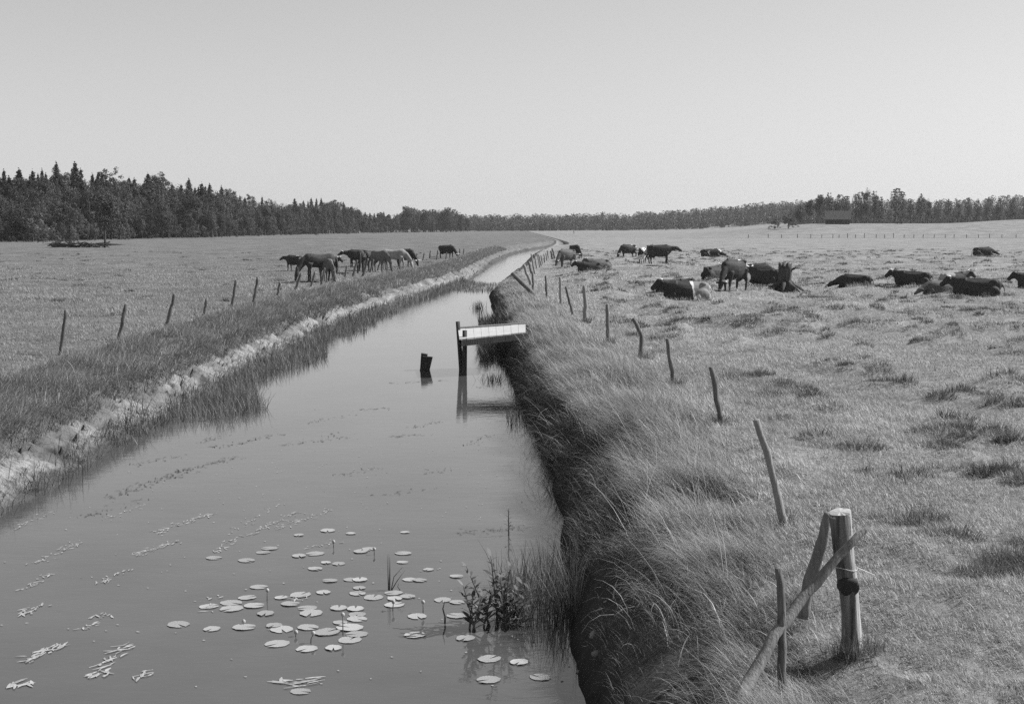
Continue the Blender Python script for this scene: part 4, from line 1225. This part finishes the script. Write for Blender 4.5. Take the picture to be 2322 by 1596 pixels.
# the wood on the left: its foot and its skyline as the photo shows them
FU, FV = zip(*[(-60, 551), (30, 549), (240, 545), (330, 541), (480, 539), (600, 535), (700, 532), (850, 528.5), (1040, 526), (1080, 525.5)])
SU, SV = zip(*[(-60, 388), (30, 386), (70, 390), (110, 380), (160, 392), (230, 379), (300, 402), (370, 394), (430, 420), (480, 425), (540, 430), (590, 450), (640, 463), (680, 451), (740, 449), (790, 460), (830, 477), (880, 484), (940, 468), (980, 476), (1020, 470), (1060, 489), (1075, 493)])
def zone(u):
    return ('at the left edge of the photo' if u < 100 else 'behind the lone tree with a visible trunk' if u < 270 else 'above the nearest leaning fence posts' if u < 420 else
            'above the pair of tall fence posts' if u < 620 else 'above the dark grazing horse' if u < 790 else 'above the knot of horses' if u < 930 else 'at the round topped far end')
def left_wood():
    for row, (kinds, hs, du, dy) in enumerate(((('bush', 'birch', 'broad'), (.28, .62), 17, 0), (('broad', 'birch', 'broad'), (.6, .84), 14, 14), (('spruce', 'broad', 'broad'), (.74, .94), 12, 30), (('spruce', 'spruce', 'broad'), (.84, 1.06), 9, 46))):
        u = -55.0 + 5 * row
        while u < 1066:
            far = u > 880
            v = float(np.interp(u, FU, FV)); y = F * CAMZ / (v - HOR) + dy * (1.6 if u > 500 else 1) + random.uniform(-5, 5)
            x = (u - CU) / F * y
            top = float(np.interp(u, SU, SV))
            H = CAMZ + (HOR - top) / F * y
            kind = random.choice(kinds)
            if far and kind == 'spruce': kind = 'broad' if random.random() < .8 else 'spruce'
            h = H * random.uniform(*hs)
            if kind == 'bush': h = random.uniform(2.5, 5.0)
            if kind == 'spruce': h *= random.uniform(.95, 1.06)
            size = {'bush': 'low bush at the foot of the wood', 'birch': 'pale leafy birch in the front row', 'broad': ('leafy tree in the front row' if row < 2 else 'broad crowned tree in the back rows'), 'spruce': ('dark spruce in the middle of the wood' if row < 3 else 'tall dark spruce on the skyline')}[kind]
            tree(kind, x, y, h, size + ' ' + zone(u), 'trees of the wood on the left', random.uniform(.85, 1.25) if kind != 'spruce' else random.uniform(.8, 1.35))
            u += du * random.uniform(.7, 1.3) * (1.25 if u < 250 else 1.0)
    for u, v, h, w, k in ((238, 561, 8.6, 1.0, 0),):
        p = at(u, v, 0.0)
        tree('lone', p.x, p.y, h, 'lone leafy tree with a visible dark trunk standing out in front of the left wood', None, w, k)
    for u, v, hpx, lab in ((130, 556, 34, 'pale rounded bush before the wood, left of the lone tree'), (75, 549, 80, 'tall pale leafy bush at the left edge of the photo'), (98, 552, 40, 'narrow pale bush between the tall bush and the rounded one'), (168, 553, 46, 'pale willow bush nearest the lone tree'),
                           (610, 534, 28, 'low bush at the wood edge above the tall posts'), (716, 533, 22, 'dark low bush above the dark grazing horse'), (848, 530.5, 18, 'dark dome shaped bush alone before the wood'), (790, 531, 15, 'small dark bush left of the dome shaped bush')):
        p = at(u, v, 0.0)
        tree('bush', p.x, p.y, hpx / F * p.y, lab, 'bushes before the left wood', 1.25)
    for u, v, top, w, lab in ((925, 527.5, 466, 1.0, 'left round topped tree at the far end of the wood'), (965, 527, 473, .95, 'second round topped tree at the far end of the wood'), (1012, 526.5, 469, 1.1, 'right round topped tree at the far end of the wood'), (1046, 526, 486, .9, 'last round topped tree of the wood before the gap')):
        p = at(u, v, 0.0); y = p.y - 18
        tree('round', (u - CU) / F * y, y, CAMZ + (HOR - top) / F * y, lab, 'round topped trees at the end of the wood', w)
left_wood()

def right_trees():
    spec = [('bush', 1785, 470, 6, 1.5), ('bush', 1760, 480, 4, 1.4), ('broad', 1812, 510, 7.5, 1.0), ('broad', 1832, 540, 9.5, 1.0), ('broad', 1855, 560, 12, 1.0), ('birch', 1876, 575, 13, 1.1), ('birch', 1898, 580, 12.5, 1.2), ('birch', 1915, 585, 12, 1.2), ('birch', 1936, 570, 12.5, 1.0), ('birch', 1950, 575, 13.5, 1.0), ('birch', 1962, 570, 14.8, 1.0), ('birch', 1978, 580, 13.8, 1.1), ('birch', 1994, 585, 11.5, 1.0), ('birch', 2026, 575, 15, 1.15), ('birch', 2040, 585, 14, 1.0),
            ('birch', 2060, 590, 11, 1.0), ('birch', 2083, 590, 13, 1.0), ('birch', 2100, 600, 11, 1.1), ('birch', 2122, 610, 10, 1.1), ('birch', 2145, 615, 11, 1.0), ('birch', 2168, 625, 10, 1.1), ('birch', 2190, 630, 11.5, 1.0), ('birch', 2212, 635, 10, 1.2), ('birch', 2236, 640, 10.5, 1.1), ('birch', 2262, 645, 10, 1.2), ('birch', 2290, 650, 10.5, 1.1), ('birch', 2320, 650, 11, 1.1)]
    lab = ['spreading dark bush at the left end of the barn knoll', 'low outlying bush left of the barn knoll', 'small leafy tree just left of the barn', 'leafy tree behind the left gable of the barn', 'rounded tree rising behind the barn roof', 'birch behind the middle of the barn roof', 'birch behind the right end of the barn roof', 'birch just right of the barn', 'slim birch left of the tall birch pair', 'birch at the left of the tall birch pair', 'tallest birch left of the gap right of the barn', 'birch leaning on the tallest left birch', 'low birch left of the gap', 'tallest birch standing apart, right of the gap', 'birch close behind the tallest one standing apart',
           'low birch right of the tallest one', 'single rounded birch in the middle of the right grove', 'birch right of the single rounded birch'] + [ORD[k] + ' birch from the left in the low right grove at the field edge' for k in range(1, 10)]
    for (kind, u, y, h, w), l_ in zip(spec, lab):
        tree(kind, (u - CU) / F * y, y, h, l_, 'trees round the barn', w)
    for k, (u, y, h) in enumerate(((2042, 495, 1.7), (2030, 497, 1.4), (1990, 560, 2.5), (2110, 585, 2.2))):
        tree('bush', (u - CU) / F * y, y, h, ['low bush right of the barn, larger of the two', 'low bush right of the barn, smaller of the two', 'low bush under the left tall birches', 'low bush under the right grove'][k], 'low bushes by the birches', 1.5)
right_trees()

def far_wood():
    """The wooded rise on the horizon reads as one mass."""
    parts = []
    def put(n, r0, r1, y0, y1, h0, h1, leaves, size):
        for i in range(n):
            y = random.uniform(y0, y1); r = random.uniform(r0, r1); x = r * y
            h = random.uniform(h0, h1); w = random.uniform(.28, .5) * h
            con = random.random() < .35
            f = rng.random(leaves) ** (1.0 if not con else 1.3)
            rad = w * ((1 - f) ** .8 + .08) if con else w * np.sqrt(np.maximum(1 - (2 * f - .9) ** 2 * .9, .05))
            th = rng.uniform(0, 6.28, leaves); g = np.sqrt(rng.uniform(.2, 1, leaves))
            C = np.stack([x + rad * g * np.cos(th), y + rad * g * np.sin(th), gz(x, y) + h * (.04 + .96 * f)], 1)
            O = np.stack([np.cos(th), np.sin(th), 1.4 * f - .2], 1)
            parts.append(leaf_cards(C, size, np.clip(random.uniform(.25, .7) + rng.normal(0, .1, leaves), 0, 1), 0.0, O * 0.45))
    put(1500, -0.06, 0.24, 1120, 1500, 7, 14, 150, 0.95)
    put(700, -0.05, 0.23, 1000, 1120, 3.5, 10, 140, 0.85)
    put(800, 0.2, 0.46, 690, 900, 3.5, 9, 170, 0.65)
    put(500, 0.2, 0.46, 900, 1400, 8, 11, 120, 1.0)
    put(90, 0.22, 0.38, 640, 690, 2.5, 6, 200, 0.5)
    me = join_blades('far_wood', parts, M['leaf_far'])
    tag(link('far_wood', me), 'far off wooded rise closing the horizon', 'wood', kind='stuff')
far_wood()

# ------------------------------------------------------------------ barn, poles, brush
def barn():
    y = 500.0; x = (1896 - CU) / F * y
    z = gz(x, y)
    root = empty('barn', (x, y, z), R(-14)); tag(root, 'small dark log barn with a big pale shingle roof on a knoll', 'barn')
    L, W, E, H = 4.1, 3.0, 1.9, 4.7
    mb = MB()
    mb.add([(-L, -W, -.6), (L, -W, -.6), (L, W, -.6), (-L, W, -.6), (-L, -W, E), (L, -W, E), (L, W, E), (-L, W, E), (-L, 0, H - .15), (L, 0, H - .15)],
           [(0, 1, 5, 4), (1, 2, 6, 5), (2, 3, 7, 6), (3, 0, 4, 7)], [(4, 8, 7), (5, 6, 9)])
    for k in range(7):
        for s in (-1, 1): mb.tube([(-L - .15, s * (W + .03), .12 + k * .28), (L + .15, s * (W + .03), .12 + k * .28)], .13, 6)
        for s in (-1, 1): mb.tube([(s * (L + .03), -W - .15, .26 + k * .28), (s * (L + .03), W + .15, .26 + k * .28)], .13, 6)
    link('wall', mb.mesh('barn_wall', M['barn_wall']), root)
    rf = MB()
    for s in (-1, 1):
        a = Vector((0, s * (W + .55), E - .35)); r_ = Vector((0, 0, H))
        n = Vector((0, s * (H - E), W)).normalized() * .12
        V = []
        for d in (Vector((0, 0, 0)), n):
            for X in (-L - .5, L + .5):
                V += [tuple(Vector((X, 0, 0)) + a + d), tuple(Vector((X, 0, 0)) + r_ + d)]
        rf.add(V, [(0, 1, 3, 2), (4, 6, 7, 5), (0, 4, 5, 1), (2, 3, 7, 6), (0, 2, 6, 4), (1, 5, 7, 3)])
    link('roof', rf.mesh('barn_roof', M['barn_roof']), root)
    d = MB(); d.box((-.6, -W - .19, .85), (1.5, .06, 1.7)); link('door', d.mesh('barn_door', M['opening']), root)
    g = MB(); g.box((-L - .19, .1, 2.6), (.06, .9, .8)); link('hatch', g.mesh('barn_hatch', M['opening']), root)
barn()

def pole(u, v0, v1, y, w, label):
    x = (u - CU) / F * y; z = gz(x, y)
    h = (v0 - v1) / F * y
    mb = MB(); mb.tube([(0, 0, -.5), (-.05 * h, 0, h)], [w, w * .7], 7)
    tag(link('pole', mb.mesh('pole', M['post_dark'], True), None, (x, y, z)), label, 'pole')
pole(1301, 525, 503, 620, .16, 'tall thin pole leaning slightly before the far wooded rise')
pole(1806, 505, 485, 520, .12, 'thin pole rising over the dark bush left of the barn')
pole(2221, 511, 500, 560, .28, 'short dark marker post on the pale far field at the right')

def brush_pile():
    p = at(185, 561, 0.0); p.z = gz(p.x, p.y)
    root = empty('brush_pile', p); tag(root, 'low dark pile of felled brushwood before the left wood', 'brushwood')
    for x0, x1, nm in ((-4.8, -0.2, 'brushwood'), (0.0, 4.0, 'brushwood')):
        mb = MB()
        for k in range(70):
            a = Vector((random.uniform(x0, x1), random.uniform(-.7, .7), random.uniform(.05, .55)))
            d = Vector((random.gauss(0, 1.0), random.gauss(0, .4), random.gauss(.1, .25)))
            mb.tube([a - d * .6, a + d * .2, a + d * .8], [.05, .06, .02], 5)
        link(nm, mb.mesh('brushwood', M['trunk']), root)
brush_pile()

# ------------------------------------------------------------------ water plants
def pad_mat():
    m, n, l = new_mat('lily_pad')
    tc = n.new("ShaderNodeTexCoord")
    oi = n.new("ShaderNodeObjectInfo")
    g = n.new("ShaderNodeTexGradient"); g.gradient_type = 'RADIAL'; l.new(tc.outputs['Object'], g.inputs[0])
    veins = math_n(n, l, 'ABSOLUTE', math_n(n, l, 'SINE', math_n(n, l, 'MULTIPLY', g.outputs['Fac'], 60.0)))
    nz = noise_n(n, l, 9.0, 4, tc.outputs['Object'])
    f = math_n(n, l, 'ADD', math_n(n, l, 'MULTIPLY', veins, 0.12), math_n(n, l, 'ADD', math_n(n, l, 'MULTIPLY', nz, 0.6), math_n(n, l, 'MULTIPLY', oi.outputs['Random'], 0.25)))
    c = ramp(n, l, f, [(0.3, 0.2), (0.7, 0.42)])
    p = n.new("ShaderNodeBsdfPrincipled"); p.inputs['Roughness'].default_value = 0.4
    l.new(c, p.inputs['Base Color'])
    o = n.new("ShaderNodeOutputMaterial"); l.new(p.outputs[0], o.inputs[0])
    return m
M['pad'] = pad_mat()
def pad_mesh(k):
    """A floating leaf with its slit, a wavy rim turned up a little."""
    n = 30; V = [(0, 0, 0.001)]
    slit = 0.16
    for ring, r in ((1, .5), (2, .85), (3, 1.0)):
        for i in range(n):
            th = slit + (2 * math.pi - 2 * slit) * i / (n - 1)
            rr = r * (1 + .05 * math.cos(th) + .02 * math.sin(5 * th + k) + (.03 * math.sin(9 * th + 2 * k) if ring == 3 else 0))
            z = [0, .001, .001, .0015 + .003 * max(0, math.sin(3 * th + 1.7 * k))][ring]
            V.append((rr * math.cos(th), rr * math.sin(th) * .9, z))
    Q = [(1 + j * n + i, 1 + (j + 1) * n + i, 1 + (j + 1) * n + i + 1, 1 + j * n + i + 1) for j in range(2) for i in range(n - 1)]
    T = [(0, 1 + i, 2 + i) for i in range(n - 1)]
    return np_mesh('lily_pad', V, Q, T, [M['pad']], None, True)
PADS = [pad_mesh(k) for k in range(5)]
ZA = [(335,295,130),(590,315,140),(720,253,115),(775,222,130),(1000,280,120),(1130,262,150),(1000,118,85),(1225,82,130),(1405,106,80),(1825,97,75),(1480,247,125),(1545,225,120),(1815,260,135),(1805,330,95),(1310,340,115),(1210,333,85),(1125,380,120),(2010,387,90),(2225,440,110),(1245,474,120),(1400,465,120),(1475,467,130),(1860,465,120),(1940,470,115),(685,522,145),(595,606,145),(1010,584,175),(1190,564,125),(1470,530,110),(1455,572,140),(860,606,110),(1580,604,170),(1740,568,150),(1745,612,130),(1845,597,130),(295,674,155),(470,645,180),(480,690,190),(648,668,165),(930,655,150),(1070,685,155),(1097,724,200),(742,728,148),(1310,687,150),(1440,694,150),(1455,735,150),(1450,770,170),(1740,662,165),(1920,750,165),(2120,622,150),(2230,640,130),(2230,748,160),(60,812,190),(325,848,145),(570,836,185),(808,822,135),(865,850,200),(1068,836,175),(1320,800,120),(1400,840,220),(1215,875,215),(1455,890,180),(1395,935,200),(835,963,205),(1065,1003,180),(1270,997,145),(1905,897,175),(1010,1335,165)]
ZB = [(500,1240,200),(500,1405,200),(740,1265,160),(910,1385,180),(315,1075,165)]
pads = [((400 + x / 3.317) / 1.0349, (1220 + y / 3.317) / 1.0349, w / 3.317 / 1.0349) for x, y, w in ZA] + [((1000 + x / 3.382) / 1.0349, (1180 + y / 3.382) / 1.0349, w / 3.382 / 1.0349) for x, y, w in ZB]
rows = [(0, 1262, 'farthest scattered row of pads'), (1262, 1312, 'second row from the far side'), (1312, 1352, 'third row from the far side'), (1352, 1372, 'fourth row from the far side'), (1372, 1402, 'middle row'), (1402, 1428, 'row just before the middle'), (1428, 1480, 'nearest long row'), (1480, 1700, 'last row at the bottom')]
for lo, hi, rn in rows:
    inrow = sorted([p for p in pads if lo <= p[1] < hi])
    for k, (u, v, w) in enumerate(inrow):
        p = at(u, v, WZ); s = w / F * p.y / 2
        o = link('lily_pad', random.choice(PADS), None, (p.x, p.y, WZ + 0.004 + 0.0015 * (k % 4)))
        o.scale = (s, s, 1.0); o.rotation_euler = (0, 0, random.uniform(0, 6.28))
        size = 'small' if w < 36 else 'large' if w > 52 else 'mid sized'
        tag(o, '%s lily pad, %s from the left in the %s' % (size, ORD[k + 1], rn), 'lily pad', 'lily pads floating on the near water')

def lily_bud(u, v, hpx, label, lean=0.0):
    p = at(u, v, WZ); h = hpx / F * p.y
    root = empty('lily_flower', p); tag(root, label, 'water lily bud', 'lily buds standing above the water')
    mb = MB(); mb.tube([(0, 0, -.1), (lean * h * .4, 0, h * .5), (lean * h, 0, h)], [.006, .005, .005], 6); link('stem', mb.mesh('bud_stem', M['leaf_water'], True), root)
    b = MB(); b.blob((lean * h, 0, h + .014), (.02, .02, .022), 8, .9); link('bud', b.mesh('bud', M['cut'], True), root)
def Z2(x, y): return ((400 + x / 3.317) / 1.0349, (1220 + y / 3.317) / 1.0349)
for (x, y, h, lab, ln_) in ((1343, 890, 44, 'tall pale lily bud on a straight stem among the nearest pads', 0), (752, 628, 22, 'lily bud above the left cluster of pads', 0.05), (1730, 705, 18, 'lily bud behind the right hand pads', .1), (1967, 720, 22, 'lily bud left of the leafy water plant', 0), (1587, 270, 11, 'small lily bud at the far right of the patch', 0), (1270, 212, 11, 'small lily bud alone at the far side of the patch', 0), (975, 905, 7, 'low pale lily bud at the near left pads', .1), (1085, 955, 20, 'lily bud on a slanted stem beside the nearest pad', .4), (570, 812, 4, 'tiny bud at the edge of the flat left pad', 0)):
    u, v = Z2(x, y); lily_bud(u, v, h, lab, ln_)

def rushes():
    u, v = Z2(1700, 545); p = at(u, v, WZ)
    root = empty('rush_clump', p); tag(root, 'few thin upright rush stems among the lily pads', 'rushes')
    k = p.y / F / 1.0349 / 3.317
    for pts in ([(-5, 0), (-8, 150), (-10, 300)], [(0, 0), (4, 150), (5, 310)], [(8, 0), (12, 150), (14, 290)], [(20, 10), (60, 80), (130, 175)], [(20, 20), (40, 120), (110, 200)], [(100, 0), (70, 40), (80, 70)]):
        mb = MB(); mb.tube([(x * k, random.uniform(-.03, .03), z * k - .02) for x, z in pts], [.006, .005, .003], 5)
        link('stem', mb.mesh('rush_stem', M['leaf_water'], True), root)
rushes()

def leafy_plant(u, v, h, label, n=4, spread=.35, leafl=.16):
    p = at(u, v, WZ)
    root = empty('water_plant', p); tag(root, label, 'water plant', 'leafy plants in the near shallows')
    for s in range(n):
        th = random.uniform(0, 6.28); L = h * random.uniform(.65, 1.05)
        d = Vector((math.cos(th) * spread * random.uniform(.2, 1), math.sin(th) * spread * random.uniform(.2, 1), 1)).normalized()
        b0 = Vector((random.uniform(-.1, .1), random.uniform(-.08, .08), -.1))
        pts = [b0 + d * L * f + Vector((d.x, d.y, 0)) * .25 * L * f * f for f in (0, .3, .6, .85, 1.0)]
        st = MB(); st.tube(pts, [.011, .01, .008, .006, .003], 6)
        stem = link('stem', st.mesh('plant_stem', M['leaf_water'], True), root)
        lf = MB()
        m = 15
        for i in range(m):
            f = .28 + .72 * i / (m - 1)
            q = pts[0].lerp(pts[2], f / .6) if f < .6 else pts[2].lerp(pts[4], (f - .6) / .4)
            a = i * 2.4 + random.uniform(-.4, .4); ll = leafl * random.uniform(.7, 1.2) * (1.15 - .5 * f)
            o = Vector((math.cos(a), math.sin(a), random.uniform(.35, 1.0))).normalized()
            sd_ = o.cross(Vector((0, 0, 1))).normalized()
            V = []
            for g, w, dz in ((0, .05, 0), (.35, .17, .02), (.7, .14, .01), (1.0, .01, -.1)):
                c = q + o * ll * g + Vector((0, 0, dz * ll))
                V += [tuple(c - sd_ * ll * w), tuple(c + sd_ * ll * w)]
            lf.add(V, [(0, 1, 3, 2), (2, 3, 5, 4), (4, 5, 7, 6)], (), random.uniform(.1, .7))
        link('leaves', lf.mesh('plant_leaves', M['leaf_water']), stem)
def Z3(x, y): return ((1000 + x / 3.382) / 1.0349, (1180 + y / 3.382) / 1.0349)
for (x, y, h, lab, n_) in ((390, 1000, .62, 'leafy water plant nearest left in the shallows by the bank', 4), (560, 960, .8, 'tall bushy water plant in the middle of the near shallows', 6), (690, 985, .5, 'leafy water plant right of the bushy one', 4), (620, 930, .6, 'leafy water plant behind the bushy one', 4)):
    u, v = Z3(x, y); leafy_plant(u, v, h, lab, n_)
u, v = Z3(683, 265); leafy_plant(u, v, .5, 'single thin stem rising from the open water before the bank', 1, 0.02, .075)

def crooked_twig():
    u, v = Z2(2140, 800); p = at(u, v, WZ); k = p.y / F / 1.0349 / 3.317
    mb = MB(); mb.tube([(-5 * k, 0, -.04), (-2 * k, 0, 50 * k), (-20 * k, 0.02, 110 * k), (-5 * k, .02, 170 * k)], [.009, .009, .007, .004], 6)
    tag(link('twig', mb.mesh('twig', M['wet_wood'], True), None, p), 'dark crooked twig sticking out of the water left of the leafy plants', 'twig')
crooked_twig()

def stones():
    for (x, y, w, lab) in ((1330, 1235, 95, 'large pale stone on the dark mud at the foot of the bank'), (1425, 1090, 45, 'upright pale stone on the mud, farthest of the stones'), (1385, 1125, 35, 'small stone beside the upright one'), (1135, 1255, 40, 'small stone at the water edge under the bank'), (1210, 1300, 50, 'dark flat stone between the water and the large pale one'), (1350, 1400, 90, 'long slanting stone at the bottom under the bank'), (1080, 1370, 45, 'small pale stone nearest the camera at the water edge')):
        u, v = Z3(x, y); p = at(u, v, WZ + .05)
        s = w / 3.382 / 1.0349 / F * p.y / 2
        mb = MB(); mb.blob((0, 0, s * .4), (s, s * .8, s * .7), 12, .5, .35)
        p.z = max(WZ - .02, gz(p.x, p.y) - .02)
        o = link('stone', mb.mesh('stone', M['stone'], True), None, p); o.rotation_euler = (0, 0, random.uniform(0, 6))
        tag(o, lab, 'stone', 'stones on the mud under the right bank')
stones()

for o in col.objects:
    if o.parent is None and 'label' in o and len(o['label'].split()) > 16: print('LONG', len(o['label'].split()), o.name, o['label'])

# ------------------------------------------------------------------ the air
def haze():
    x, y0, y1, z0, z1 = 3600.0, -70.0, 4300.0, -4.0, 60.0
    V = [(sx * x, yy, zz_) for zz_ in (z0, z1) for yy in (y0, y1) for sx in (-1, 1)]
    Q = [(0, 2, 3, 1), (4, 5, 7, 6), (0, 1, 5, 4), (2, 6, 7, 3), (0, 4, 6, 2), (1, 3, 7, 5)]
    m, n, l = new_mat('haze_air')
    p = n.new("ShaderNodeVolumePrincipled"); p.inputs['Color'].default_value = (0.9, 0.9, 0.9, 1); p.inputs['Density'].default_value = 0.0001
    p.inputs['Anisotropy'].default_value = 0.2
    o = n.new("ShaderNodeOutputMaterial"); l.new(p.outputs[0], o.inputs['Volume'])
    tag(link('haze', np_mesh('haze', V, Q, None, [m])), kind='stuff')
haze()
